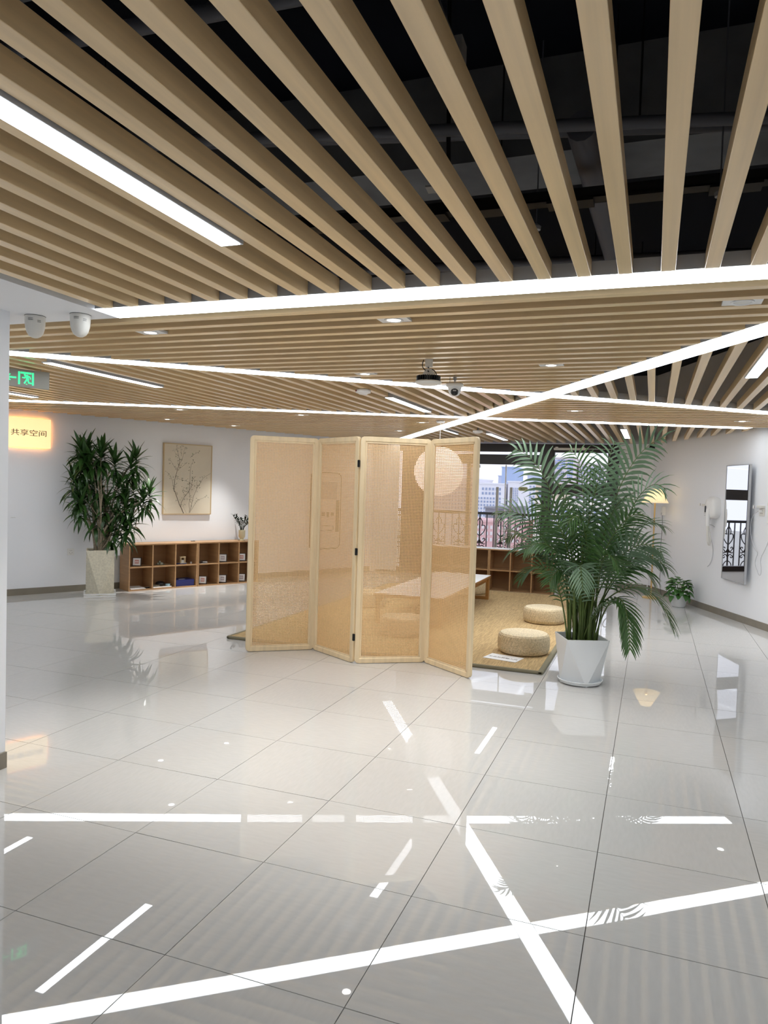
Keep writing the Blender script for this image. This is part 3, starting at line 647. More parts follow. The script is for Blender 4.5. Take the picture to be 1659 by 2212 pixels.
MB().box((-.132, -.1, 0), (.132, .1, .055)).build('box_base', BLUEB, t, bevel=.002); MB().box((-.134, -.102, .05), (.134, .102, .088)).build('lid', BLUEB, t, bevel=.003); MB().box((-.07, -.06, .088), (.02, -.03, .090)).build('ribbon_label', WPL, t)
t = empty('tape_roll', on_shelf(s2, .02, .2, TOPZ + .001), RZL, 'small dark object lying on the shelf top at the joint', 'trinket')
MB().box((-.03, -.014, 0), (.03, .014, .008)).build('body', WALNUT, t, bevel=.003); MB().box((.012, -.016, .002), (.018, .016, .01)).build('band', BLK, t); t.name = 'small_case'

# ---------------------------------------------------------------- leaf meshes
def leaf_mesh(name, L, W, droop, m, seg=5, fold=.25, shape=lambda s: math.sin(PI * min(1, s ** .75)) ** .8):
    """leaf along +x, folded along its midrib, bending down by droop"""
    b = MB(); vs = []; fs = []
    for i in range(seg + 1):
        s = i / seg; w = W / 2 * max(.04, shape(s)); x = L * s * (1 - .12 * droop * s * s); z = -droop * L * s * s * .55
        vs += [(x, -w, z + fold * w), (x, 0, z), (x, w, z + fold * w)]
    for i in range(seg):
        a = i * 3; fs += [(a, a + 3, a + 4, a + 1), (a + 1, a + 4, a + 5, a + 2)]
    return b.add(vs, fs).mesh(name, m, smooth=True)
def along(d, up=V3((0, 0, 1)), rollv=0):
    x = V3(d).normalized(); y = up.cross(x)
    y = V3((0, 1, 0)) if y.length < 1e-3 else y.normalized(); z = x.cross(y)
    return Matrix((x, y, z)).transposed().to_4x4() @ Matrix.Rotation(rollv, 4, 'X')

# faceted pots
def facet_pot(t, rt, rb, h, a0, m, wall=.008, soil=.05):
    top = [(rt * math.cos(a0 + k * PI / 2), rt * math.sin(a0 + k * PI / 2), h) for k in range(4)]
    bot = [(rb * math.cos(a0 + PI / 4 + k * PI / 2), rb * math.sin(a0 + PI / 4 + k * PI / 2), 0) for k in range(4)]
    b = MB(); fs = []
    for k in range(4): fs += [(k, 4 + k, (k + 1) % 4), ((k + 1) % 4, 4 + k, 4 + (k + 1) % 4)]
    fs.append((7, 6, 5, 4)); b.add(top + bot, fs)
    inn = [(p[0] * (1 - wall / rt * 1.4), p[1] * (1 - wall / rt * 1.4), h) for p in top]; low = [(p[0] * .86, p[1] * .86, h - soil - .02) for p in top]
    b.add(top + inn + low, [(k, (k + 1) % 4, 4 + (k + 1) % 4, 4 + k) for k in range(4)] + [(4 + k, 4 + (k + 1) % 4, 8 + (k + 1) % 4, 8 + k) for k in range(4)])
    b.build('pot', m, t)
    MB().prism([(p[0] * .97, p[1] * .97) for p in low], h - soil - .01, h - soil).build('soil', SOIL, t)

# ---------------------------------------------------------------- areca palm
pc = V3((-.322, 3.31, 0)); t = empty('potted_palm', pc, 0, 'tall areca palm in a white faceted pot beside the screen', 'potted plant')
MB().lathe([(.001, 0), (.155, 0), (.172, .026), (.168, .028), (.155, .008), (.001, .006)], 40).build('saucer', POTW, t, smooth=True)
pt = empty('pot_holder'); bpy.data.objects.remove(pt)
facet_pot(t, .23, .155, .36, math.radians(-112), POTW); t.children[-2].location.z = .008; t.children[-1].location.z = .008
FR = [([-.60, 1.65], [-.91, 1.80], .05), ([-.11, 1.72], [.22, 1.90], .1), ([.03, 1.62], [.24, 1.50], -.1), ([-.72, 1.35], [-1.0, 1.27], -.05), ([-.68, 1.13], [-.93, .95], .12),
      ([-.58, 1.02], [-.80, .77], -.12), ([-.36, 1.10], [-.30, .76], -.34), ([.01, 1.31], [.24, 1.22], .15), ([-.02, 1.18], [.23, 1.05], -.15), ([.09, .97], [.33, .50], -.1),
      ([-.02, .90], [.04, .33], -.22), ([.0, 1.06], [.18, .78], .2), ([-.33, 1.68], [-.50, 1.80], .25), ([-.22, 1.69], [-.14, 1.87], .2), ([-.47, 1.48], [-.60, 1.58], -.15),
      ([-.17, 1.45], [.02, 1.42], -.2), ([-.10, .76], [-.0, .55], -.15), ([-.76, 1.20], [-.98, 1.06], .2), ([-.27, 1.5], [-.21, 1.66], -.1), ([-.46, 1.26], [-.68, 1.38], -.25),
      ([-.50, 1.30], [-.62, 1.12], .35), ([-.12, 1.28], [.05, 1.1], .4), ([-.30, 1.38], [-.42, 1.24], -.38), ([-.2, 1.15], [-.06, .92], -.32), ([-.44, .98], [-.56, .78], -.22), ([-.28, 1.3], [-.3, 1.1], .45),
      ([.02, 1.12], [.27, .92], .02), ([-.08, 1.36], [.12, 1.3], -.28), ([-.52, 1.16], [-.74, 1.02], -.3)]
rnd = random.Random(3)
for i, (ap, tip, dy) in enumerate(FR):
    a = rnd.uniform(0, 2 * PI); rr = rnd.uniform(.02, .10); TW = {0: .85, 1: 1.0, 2: -.8, 3: .8, 9: .4, 10: 0, 16: 0, 6: 0}.get(i, rnd.choice((-1, 1)) * rnd.uniform(.2, .95)); BW = 1.45 if i in (0, 1) else 1.0
    p0 = V3((rr * math.cos(a) + (ap[0] + .32) * .12, rr * math.sin(a), .32)); A = V3((ap[0] - pc.x, dy * .55, ap[1])); E = V3((tip[0] - pc.x, dy, tip[1]))
    c1 = V3((p0.x + (A.x - p0.x) * .25, p0.y + (A.y - p0.y) * .3, p0.z + (A.z - p0.z) * .55)); c2 = A + (A - c1) * .12
    ps = bez(p0, c1, c2 + V3((0, 0, .03)), E, 26)
    seg = [0.0]
    for k in range(26): seg.append(seg[-1] + (ps[k + 1] - ps[k]).length)
    Lr = seg[-1]
    st = MB().tube(ps, [.0065 * (1 - .8 * s / Lr) + .0008 for s in seg], 6, cap=False).build('frond', STEMG, t, smooth=True)
    b = MB(); base = .46 if Lr > .9 else .35; npair = 20
    for k in range(npair):
        s = base + (1 - base) * (k + .3) / npair; d = s * Lr
        j = max(q for q in range(26) if seg[q] <= d); f = (d - seg[j]) / max(1e-6, seg[j + 1] - seg[j]); p = ps[j].lerp(ps[j + 1], min(1, f)); tg = (ps[j + 1] - ps[j]).normalized()
        sd = tg.cross(V3((0, 0, 1)))
        if sd.length < .15: sd = tg.cross(V3((.2, 1, .1)))
        sd.normalize(); nm = sd.cross(tg).normalized(); sd, nm = sd * math.cos(TW) + nm * math.sin(TW), nm * math.cos(TW) - sd * math.sin(TW); u = (k + .5) / npair
        LL = (.29 * math.sin(PI * (.12 + .80 * u) ** .9) ** .75 + .03) * rnd.uniform(.88, 1.08) * (.82 if Lr > .9 else .68) * (1.1 if BW > 1 else 1)
        for sg in (-1, 1):
            fw = .55 + .75 * u; dr = (sd * sg + tg * fw + nm * .28 + V3((0, 0, rnd.uniform(-.08, .06)))).normalized()
            if BW > 1 and dr.z < .1: LL_ = LL * .5
            else: LL_ = LL
            wv = dr.cross(nm).normalized(); W = BW * .017 * (.7 + .5 * math.sin(PI * u)); row = []
            q = p.copy(); dd = dr.copy()
            for m_ in range(5):
                sgm = m_ / 4; w_ = W * (.45, 1, .95, .62, .05)[m_]; row.append((q + wv * w_ * .5, q - nm * w_ * .22, q - wv * w_ * .5))
                dd = (dd + V3((0, 0, -1)) * (.16 + .16 * sgm)).normalized(); q = q + dd * LL_ / 4
            vs = [v for r_ in row for v in r_]; fs = []
            for m_ in range(4): a_ = m_ * 3; fs += [(a_, a_ + 3, a_ + 4, a_ + 1), (a_ + 1, a_ + 4, a_ + 5, a_ + 2)]
            b.add(vs, fs)
    b.build('leaflets', PALML if i in (0, 1, 2, 3, 6, 7, 8, 13, 18, 26) else PALM, st, smooth=True, kind='stuff')
for k in range(20):     # bare cane stems low in the pot
    a = k * 2.4; r0 = .03 + .075 * ((k * 7) % 10) / 10; r1 = r0 + rnd.uniform(.0, .06); hgt = rnd.uniform(.45, .85)
    p0 = V3((r0 * math.cos(a), r0 * math.sin(a), .30)); p1 = V3((r1 * math.cos(a), r1 * math.sin(a), .30 + hgt))
    MB().tube(bez(p0, p0 + V3((0, 0, .2)), p1 - V3((0, 0, .2)), p1, 5), [.0105, .010, .009, .008, .006, .003], 7).build('cane_stem', STEMG, t, smooth=True)

# ---------------------------------------------------------------- dracaena in the stone planter
bc = V3((-6.335, 4.88, 0)); t = empty('potted_dracaena', bc, 0, 'tall bushy dracaena in a speckled stone planter by the left wall', 'potted plant')
MB().box((-.185, -.185, 0), (.185, .185, .01)).xf(Matrix.Rotation(math.radians(-48), 4, 'Z')).build('saucer', WPL, t)
b = MB()
for s in (-1, 1): b.box((s * .18 - .006, -.186, .01), (s * .18 + .006, .186, .026)); b.box((-.174, s * .18 - .006, .01), (.174, s * .18 + .006, .026))
b.xf(Matrix.Rotation(math.radians(-48), 4, 'Z')).build('saucer_rim', WPL, t)
facet_pot(t, .228, .165, .572, math.radians(-93), STONE, .012, .03); t.children[-2].location.z = .012; t.children[-1].location.z = .012
CL = [(-6.53, 4.70, 1.80), (-6.45, 4.78, 1.83), (-6.34, 4.89, 1.79), (-6.48, 4.76, 1.70), (-6.38, 4.80, 1.68), (-6.49, 4.75, 1.52), (-6.41, 4.83, 1.42), (-6.36, 4.87, 1.35), (-6.50, 4.72, 1.28), (-6.44, 4.76, 1.22),
      (-6.47, 4.75, 1.10), (-6.02, 5.15, 1.72), (-6.08, 5.1, 1.62), (-6.16, 5.04, 1.38), (-5.94, 5.2, 1.30), (-6.13, 5.07, 1.2), (-6.06, 5.1, 1.10), (-6.42, 4.79, .98), (-6.20, 4.98, .96), (-6.14, 5.05, .84), (-6.23, 4.96, .80), (-6.25, 4.97, 1.66), (-6.57, 4.67, 1.42), (-6.28, 4.95, 1.14), (-6.05, 5.17, 1.34), (-5.96, 5.26, 1.2), (-6.10, 5.11, .94), (-6.55, 4.70, 1.62), (-6.30, 4.90, 1.74)]
lm = [leaf_mesh('leaf', .235, .046, d, DRAC, 5, .3, lambda s: math.sin(PI * min(1, (.1 + .9 * s) ** .8)) ** .8) for d in (.15, .5, .95)]
rnd = random.Random(5); nleaf = 0; extra = MB()
for ci, c in enumerate(CL):
    c = V3(c) - bc; c.y += rnd.uniform(-.10, .04); c.x += rnd.uniform(-.02, .06)
    st0 = V3((rnd.uniform(-.07, .07), rnd.uniform(-.07, .07), .53)); mid = V3((st0.x * 1.4 + c.x * .15, st0.y * 1.4 + c.y * .15, .53 + (c.z - .53) * .5))
    ps = bez(st0, (st0.x * 1.2, st0.y * 1.2, .53 + (c.z - .53) * .35), (mid.x, mid.y, c.z - .22), c, 9)
    MB().tube(ps, [.011 - .0007 * q if ci % 5 else .02 - .0012 * q for q in range(10)], 7).build('stem', TRUNK, t, smooth=True)
    nl = 21
    for k in range(nl + 5):
        a = k * 2.399 + ci; el = 1.25 - 1.55 * (k / nl); dr = V3((math.cos(a) * math.cos(el), math.sin(a) * math.cos(el), math.sin(el)))
        p = c + V3((0, 0, .04 - .16 * k / nl)); s = rnd.uniform(.8, 1.1)
        mt = Matrix.Translation(p) @ along(dr, rollv=rnd.uniform(-.3, .3)) @ Matrix.Scale(s, 4); me = lm[min(2, int(3 * k / nl))]
        if nleaf < 290 and k % 2 == 0:
            o = link('leaf', me, t); o.matrix_local = mt; nleaf += 1
        else:
            extra.add([mt @ v.co for v in me.vertices], [tuple(f.vertices) for f in me.polygons])
extra.build('leaves', DRAC, t, smooth=True, kind='stuff')

# ---------------------------------------------------------------- small plants
p = on_shelf(s2, .765, .14, TOPZ + .001); t = empty('potted_zz_plant', p, 0, 'small dark glossy plant in a cream footed pot on the shelf', 'potted plant')
MB().lathe([(.001, 0), (.048, 0), (.052, .004), (.046, .008), (.03, .014), (.027, .028), (.034, .036), (.044, .046), (.049, .06), (.049, .15), (.045, .152), (.044, .14), (.001, .138)], 36).build('pot', CREAM, t, smooth=True)
rnd = random.Random(11)
lz = leaf_mesh('leaflet', .055, .024, .3, ZZ, 4, .3)
for k in range(9):
    a = k * 2.4 + .5; rr = .045 + .02 * (k % 3); h = rnd.uniform(.15, .23)
    tip = V3((math.cos(a) * rr * 1.9, math.sin(a) * rr * 1.9, .145 + h)); p0 = V3((math.cos(a) * .02, math.sin(a) * .02, .135)); ps = bez(p0, p0 + V3((0, 0, h * .6)), tip - V3((0, 0, .06)), tip, 9)
    st = MB().tube(ps, [.005 - .0003 * q for q in range(10)], 6).build('stem', ZZ, t, smooth=True); g = MB()
    for q in range(4, 10):
        d = (ps[min(9, q + 1)] - ps[q - 1]).normalized(); sd = d.cross(V3((math.sin(a + q), math.cos(a), .2))).normalized()
        for sg in (-1, 1):
            mt = Matrix.Translation(ps[q]) @ along(sd * sg + d * .8) @ Matrix.Scale(rnd.uniform(.8, 1.1), 4)
            g.add([mt @ v.co for v in lz.vertices], [tuple(f.vertices) for f in lz.polygons])
    g.build('leaflets', ZZ, st, smooth=True, kind='stuff')
t = empty('potted_pothos', (.528, 7.90, 0), 0, 'bushy green pothos in a white pot on the floor at the right wall', 'potted plant')
MB().lathe([(.001, 0), (.075, 0), (.085, .01), (.115, .15), (.118, .16), (.108, .16), (.10, .145), (.001, .14)], 36).build('pot', POTW, t, smooth=True)
rnd = random.Random(21)
lp = [leaf_mesh('leaf', .12, .10, d, POTH, 5, .25, lambda s: (math.sin(PI * min(1, (s + .02) ** .62))) ** .7) for d in (.3, .8)]
for k in range(76):
    a = k * 2.4; u = (k + .5) / 76; rad = .035 + .10 * math.sqrt(u); z = .34 - .19 * u ** 1.5 + rnd.uniform(-.03, .03)
    pz = V3((math.cos(a) * rad, math.sin(a) * rad, z)); p0 = V3((math.cos(a) * .04, math.sin(a) * .04, .13))
    if k % 2 == 0: MB().tube(bez(p0, p0 + V3((0, 0, .1)), pz + V3((0, 0, .03)), pz, 5), .0022, 5).build('stem', STEMG, t, smooth=True)
    o = link('leaf', lp[k % 2], t); el = .5 - 1.2 * u
    o.matrix_local = Matrix.Translation(pz) @ along((math.cos(a) * math.cos(el), math.sin(a) * math.cos(el), math.sin(el)), rollv=rnd.uniform(-.4, .4)) @ Matrix.Scale(rnd.uniform(.6, .85), 4)

# ---------------------------------------------------------------- on the left wall
def wallroot(name, t_, z, off, label, cat, right=False, group=None):
    p = rw(t_, z, off) if right else lw(t_, z, off)
    d = RD if right else LD
    return empty(name, p, math.atan2(d.y, d.x), label, cat, group)     # x runs along the wall, -y into the room on both walls
t = wallroot('lit_sign', -.349, 1.985, .03, 'glowing warm yellow square sign with four dark Chinese characters', 'sign')
MB().box((-.252, -.012, -.178), (.252, .006, .178)).build('sign_face', SIGN, t, bevel=.002)
MB().box((-.212, .008, -.138), (.212, .014, .138)).build('halo_strip', SIGNG, t)
MB().box((-.2, .014, -.13), (.2, .03, .13)).build('wall_box', GREYP, t)
me = text_mesh('共享空间', .098, .0015); me.materials.clear(); o = link('lettering', me, t, TEXTM); o.rotation_euler = (PI / 2, 0, 0); o.location = (0, -.0135, -.005); o.scale = (1.06, .84, 1)
t = wallroot('wall_artwork', 1.748, 1.485, .002, 'beige framed artwork of slender twigs with small leaves', 'picture')
W2, H2, D2 = .368, .496, .035
b = MB().box((-W2, -D2, -H2), (-W2 + .012, 0, H2)).box((W2 - .012, -D2, -H2), (W2, 0, H2)).box((-W2 + .012, -D2, -H2), (W2 - .012, 0, -H2 + .012)).box((-W2 + .012, -D2, H2 - .012), (W2 - .012, 0, H2)).build('frame', FRAMEW, t)
MB().box((-W2 + .012, -D2 + .006, -H2 + .012), (W2 - .012, -.004, H2 - .012)).build('canvas', CANV, t)
YP = -D2 + .005
def ribbon(mb, pts, w0, w1):
    n = len(pts); vs = []
    for i, p in enumerate(pts):
        a = V3((*pts[max(0, i - 1)], 0)); c = V3((*pts[min(n - 1, i + 1)], 0)); d = (c - a).normalized(); w = (w0 + (w1 - w0) * i / (n - 1)) / 2
        vs += [(p[0] - d.y * w, YP, p[1] + d.x * w), (p[0] + d.y * w, YP, p[1] - d.x * w)]
    mb.add(vs, [(2 * i, 2 * i + 2, 2 * i + 3, 2 * i + 1) for i in range(n - 1)])
br = MB(); dots = MB(); gd = MB()
def px(x, y): return ((x / 1000 - .5) * 2 * (W2 - .012), (.5 - y / 1400) * 2 * (H2 - .012))   # artwork coordinates 0-1000 by 0-1400
BR = [([(420, 1398), (370, 1290), (330, 1220), (235, 970), (205, 930), (215, 860), (225, 700), (270, 520), (300, 420), (320, 320), (290, 230), (260, 100), (245, 20)], 9, 2),
      ([(360, 1270), (365, 1180), (430, 1060), (510, 960), (560, 880), (590, 760), (600, 700), (670, 630)], 5, 2),
      ([(540, 1390), (545, 1300), (530, 1200), (555, 1080), (530, 950), (540, 760), (545, 560), (560, 400), (620, 300)], 5, 1.5),
      ([(555, 1380), (590, 1200), (620, 1060), (700, 870), (760, 780), (830, 660), (990, 560)], 5, 2), ([(575, 1340), (650, 1220), (720, 1120), (830, 1080), (900, 1040)], 3.5, 1.5),
      ([(205, 930), (180, 760), (130, 640), (50, 560)], 3.5, 1.5), ([(265, 520), (200, 450), (140, 350), (70, 290)], 3, 1.2), ([(300, 420), (370, 300), (400, 150), (420, 60)], 3, 1.2),
      ([(280, 520), (400, 420), (480, 350)], 2.5, 1.2), ([(350, 230), (340, 120), (330, 30)], 2, 1), ([(230, 650), (320, 700), (440, 730), (540, 760)], 2, 1.2), ([(430, 1060), (400, 960), (380, 900)], 2, 1),
      ([(520, 950), (450, 880), (400, 860)], 2, 1), ([(700, 870), (690, 760), (720, 700)], 2, 1), ([(480, 1390), (420, 1280), (400, 1200)], 2, 1), ([(540, 250), (640, 170), (730, 120)], 2.5, 1.2), ([(290, 230), (220, 180), (190, 90)], 2, 1)]
rnd = random.Random(2)
for P_, w0, w1 in BR:
    ribbon(br, [px(*q) for q in P_], w0 * .00105, w1 * .0012)
    for i in range(len(P_) - 1):
        for _ in range(3):
            f = rnd.random(); x = P_[i][0] + (P_[i + 1][0] - P_[i][0]) * f + rnd.uniform(-55, 55); y = P_[i][1] + (P_[i + 1][1] - P_[i][1]) * f + rnd.uniform(-40, 30)
            if not (15 < x < 985 and 15 < y < 1250): continue
            c = px(x, y); r_ = rnd.uniform(.0045, .009); a0 = rnd.uniform(0, 3); tgt = gd if rnd.random() < .05 else dots
            for k in range(3):
                a = a0 + k * 2.1; tgt.add([(c[0], YP - .0004, c[1]), (c[0] + r_ * math.cos(a - .4), YP - .0004, c[1] + r_ * math.sin(a - .4)), (c[0] + 1.5 * r_ * math.cos(a), YP - .0004, c[1] + 1.5 * r_ * math.sin(a)), (c[0] + r_ * math.cos(a + .4), YP - .0004, c[1] + r_ * math.sin(a + .4))], [(0, 1, 2, 3)])
br.build('printed_twigs', INK, t, kind='stuff'); dots.build('printed_leaves', INKL, t, kind='stuff'); gd.build('printed_fresh_leaves', INKG, t, kind='stuff')
g = MB()
for row, (x0_, y0_, n_) in enumerate(((90, 1180, 5), (60, 1290, 7))):
    for k in range(n_): ribbon(g, [px(x0_ + k * 38, y0_ - k * 8), px(x0_ + 12 + k * 38, y0_ - 50 - k * 8), px(x0_ + 20 + k * 38, y0_ - 10 - k * 8), px(x0_ + 34 + k * 38, y0_ - 20 - k * 8)], .0014, .001)
g.build('printed_script', INKW, t, kind='stuff')
t = wallroot('wall_socket', .172, .51, .001, 'small white socket plate low on the wall, left of the planter', 'socket')
MB().box((-.043, -.009, -.043), (.043, 0, .043)).build('plate', WPL, t, bevel=.003)
for x, z in ((-.01, .018), (.01, .018), (-.014, -.012), (.014, -.012), (0, -.024)): MB().box((x - .0015, -.0098, z - .005), (x + .0015, -.0088, z + .005)).build('slot', BLK, t)
t = wallroot('wall_clip', -.50, .955, .001, 'tiny thin white clip with dark edge below the lit sign', 'clip')
MB().box((-.035, -.006, -.003), (.035, 0, .003)).build('body', WPL, t); MB().box((-.03, -.0065, -.0045), (.02, -.001, -.003)).build('dark_edge', BLK, t)
t = wallroot('wall_poster', 4.25, 1.12, .002, 'white poster board with dark rounded outline, seen through the screen\'s second panel', 'poster')
MB().box((-.42, -.012, -.78), (.42, 0, .72)).build('board', WPL, t)
def outline(x0_, x1_, z0_, z1_, r_, w, nm, m_=BLK):
    pts_ = [(p[0], -.014, p[1]) for p in rrect(x1_ - x0_, z1_ - z0_, r_, 5, x0_, z0_)]; MB().tube(pts_ + [pts_[0]], w, 6).build(nm, m_, t)
outline(-.36, .26, -.70, .55, .08, .011, 'outline'); MB().box((-.16, -.016, .12), (.18, -.012, .40)).build('dark_block', GREYP, t); MB().box((.16, -.016, -.42), (.24, -.012, .10)).build('dark_block', BLK, t)
for k in range(5): MB().box((-.3 + k * .09, -.0155, -.16 - .02 * (k % 2)), (-.24 + k * .09, -.012, -.10)).build('printed_mark', BLK, t)
outline(-.32, .12, -.40, -.32, .035, .005, 'small_outline')

# ---------------------------------------------------------------- on the right wall
def wr(name, t_, z, off, label, cat, group=None): return wallroot(name, t_, z, off, label, cat, True, group)
# local x = along the wall toward the camera, local +y points into the wall, -y into the room
t = wr('wall_mirror', 1.055, 1.165, .05, 'tall narrow wall mirror in a thin pale metal frame', 'mirror')
t.rotation_euler.z -= .082
MB().box((-.305, -.002, -.695), (.305, .016, .695)).build('back_board', GREYP, t)
MB().box((-.297, -.006, -.687), (.297, -.002, .687)).build('mirror_glass', MIRR, t)
b = MB()
for q in (((-.307, -.010, -.697), (-.297, .016, .697)), ((.297, -.010, -.697), (.307, .016, .697)), ((-.297, -.010, -.697), (.297, .016, -.687)), ((-.297, -.010, .687), (.297, .016, .697))): b.box(*q)
b.build('frame', ALU, t, bevel=.001)
t = wr('wall_hairdryer', .50, 1.29, .001, 'white wall-mounted hairdryer with hose and nozzle, left of the mirror', 'hairdryer')
b = MB(); n = 24
def body_ring(y, s, dz=0): return [(s * .125 * math.copysign(abs(math.cos(a)) ** .6, math.cos(a)) - .0, y, dz + s * (.155 if math.sin(a) > 0 else .125) * math.copysign(abs(math.sin(a)) ** .7, math.sin(a)) + .03) for a in [2 * PI * k / n for k in range(n)]]
rings = [body_ring(0, .92), body_ring(-.03, 1), body_ring(-.075, .98), body_ring(-.1, .86), body_ring(-.112, .55)]
vs = [v for r_ in rings for v in r_]; b.add(vs, [(i * n + (k + 1) % n, i * n + k, (i + 1) * n + k, (i + 1) * n + (k + 1) % n) for i in range(4) for k in range(n)] + [tuple(4 * n + k for k in range(n - 1, -1, -1))])
b.build('casing', WPL, t, smooth=True)
b = MB().tube([(-.065, -.11, .035), (-.065, -.116, .035)], .0, 8); b = MB(); pl = [(p_[0] - .085, p_[1] - .02) for p_ in rrect(.034, .085, .016, 4)]
b.add([(x, -.117, z) for x, z in pl] + [(x, -.105, z) for x, z in pl], [tuple(range(len(pl)))] + [(i, len(pl) + i, len(pl) + (i + 1) % len(pl), (i + 1) % len(pl)) for i in range(len(pl))]); b.build('control_window', BLK, t)
MB().tube([(.01, -.115, .03), (.012, -.12, -.05), (.012, -.118, -.19)], [.026, .027, .024], 14).build('nozzle_handle', WPL, t, smooth=True)
MB().tube([(-.065, -.07, -.09), (-.065, -.07, -.165)], [.026, .022], 14).build('hose_collar', WPL, t, smooth=True)
hp = bez((.012, -.118, -.19), (.02, -.11, -.42), (.0, -.08, -.46), (-.01, -.06, -.40), 14) + bez((-.01, -.06, -.40), (-.02, -.06, -.3), (-.06, -.07, -.26), (-.065, -.07, -.165), 10)[1:]
MB().tube(hp, [.014 + (.0022 if k % 2 else 0) for k in range(len(hp))], 10).build('hose', WPL2, t, smooth=True)
MB().box((-.1, -.113, -.035), (-.06, -.108, -.028)).build('printed_mark', GREYP, t); MB().box((-.1, -.110, -.06), (-.07, -.105, -.054)).build('printed_mark', GREYP, t)
t2 = wr('white_cord', .40, .97, .004, 'thin grey-white cord looped and hanging below the hairdryer', 'cord')
MB().tube(bez((.09, -.01, .12), (-.12, -.01, .2), (-.14, -.02, .06), (.02, -.012, -.04), 16) + bez((.02, -.012, -.04), (.12, -.01, -.16), (.1, -.01, -.34), (-.04, -.01, -.40), 14)[1:], .004, 6).build('cord_run', GREYP, t2, smooth=True)
def socket_box(t_, z, label, g=None):
    t = wr('wall_outlet', t_, z, .001, label, 'socket'); MB().box((-.05, -.012, -.045), (.05, 0, .045)).build('plate', WPL2, t, bevel=.003)
    MB().box((-.05, -.05, .045), (.052, 0, .075)).build('splash_cover_top', WPL2, t, bevel=.004)
    for x, z_ in ((-.012, .014), (.012, .014), (-.014, -.014), (.014, -.014)): MB().box((x - .002, -.013, z_ - .006), (x + .002, -.0115, z_ + .006)).build('slot', BLK, t)
    return t
socket_box(.245, 1.30, 'covered white outlet tucked behind the hairdryer\'s left side')
t = socket_box(1.52, 1.315, 'covered white outlet right of the mirror, with a cord plugged in')
MB().box((-.012, -.045, -.005), (.016, -.012, .02)).build('plug', WPL, t, bevel=.004)
MB().tube(bez((0, -.045, .01), (-.28, -.05, -.05), (-.12, -.04, -.42), (-.02, -.03, -.45), 14) + bez((-.02, -.03, -.45), (.03, -.03, -.5), (-.12, -.03, -.55), (.0, -.03, -.66), 10)[1:] + bez((0, -.03, -.66), (.04, -.03, -.74), (.12, -.03, -.74), (.06, -.03, -.56), 10)[1:] + bez((.06, -.03, -.56), (.05, -.03, -.45), (.2, -.03, -.45), (.24, -.03, -.1), 8)[1:], .0035, 6).build('cord', GREYP, t, smooth=True)
for t_, z, lb in ((.055, 1.365, 'tiny white label with dark marks left of the hairdryer'), (1.405, 1.37, 'small white label with dark marks at the mirror\'s right edge')):
    t = wr('wall_label', t_, z, .001 if t_ < 1 else .037, lb, 'label'); MB().box((-.03, -.0015, -.02), (.03, 0, .02)).build('sticker', PAPER, t)
    for k in range(3): MB().box((.006, -.0022, -.014 + k * .011), (.022, -.0014, -.007 + k * .011)).build('printed_mark', BLK, t)
t = wr('wall_switch_box', 1.72, 1.33, .001, 'white flat box at the right picture edge beside the outlet', 'box'); MB().box((-.07, -.03, -.14), (.3, 0, .12)).build('casing', WPL, t, bevel=.01); MB().box((-.06, -.033, .06), (.02, -.03, .09)).build('lid', WPL2, t)
t = wr('wall_charger', -1.02, 1.24, .001, 'small white wedge-shaped adapter box behind the lamp shade', 'adapter')
MB().add([(-.04, 0, -.06), (.045, 0, -.06), (.045, 0, .07), (-.02, 0, .07), (-.04, -.05, -.06), (.045, -.05, -.06), (.045, -.05, .07), (-.0, -.05, .07)], [(0, 1, 2, 3), (7, 6, 5, 4), (0, 4, 5, 1), (1, 5, 6, 2), (2, 6, 7, 3), (3, 7, 4, 0)]).build('casing', WPL, t)
MB().box((.012, -.052, -.055), (.035, -.05, -.02)).build('label_mark', GREYP, t)
t = empty('black_spot_camera', (.105, YB - .001, 2.205), 0, 'small round black camera high in the back corner', 'camera')
MB().lathe([(.001, .05), (.02, .048), (.035, .036), (.042, .015), (.042, 0)][::-1], 24).xf(Matrix.Rotation(PI / 2, 4, 'X')).build('dome', BLK, t, smooth=True)
MB().lathe([(.001, .003), (.012, .0)][::-1], 12).xf(Matrix.Translation((0, -.044, -.018)) @ Matrix.Rotation(PI / 2, 4, 'X')).build('white_dot', WPL, t)  # small white dot on the black dome

# floor lamp
t = empty('floor_lamp', (.18, 8.585, 0), 0, 'bamboo-pole floor lamp with pleated cream shade, lit, in the corner', 'lamp')
MB().lathe([(.001, 0), (.12, 0), (.12, .012), (.11, .018), (.001, .02)], 32).build('base', LPOLE, t, smooth=True)
MB().tube([(0, 0, .018), (0, 0, 1.40)], .011, 12).build('pole', LPOLE, t, smooth=True)
for z in (.35, .7, 1.05): MB().lathe([(.0115, z - .006), (.0135, z), (.0115, z + .006)], 12).build('pole_joint', LPOLE, t, smooth=True)
N = 96; vs = []
for k in range(N):
    a = 2 * PI * k / N; f = 1 + (.018 if k % 2 else -.018)
    vs += [(.182 * f * math.cos(a), .182 * f * math.sin(a), 1.362), (.073 * f * math.cos(a), .073 * f * math.sin(a), 1.562)]
MB().add(vs, [(2 * k, 2 * ((k + 1) % N), 2 * ((k + 1) % N) + 1, 2 * k + 1) for k in range(N)]).build('shade', SHADE, t)
for z, r_ in ((1.362, .183), (1.562, .074)):
    MB().tube([(r_ * math.cos(2 * PI * k / 32), r_ * math.sin(2 * PI * k / 32), z) for k in range(33)], .0025, 5, cap=False).build('shade_ring', WPL2, t)
for a in (0, 2.09, 4.19): MB().tube([(0, 0, 1.40), (.073 * math.cos(a), .073 * math.sin(a), 1.56)], .0015, 5).build('spider_arm', ALU, t)
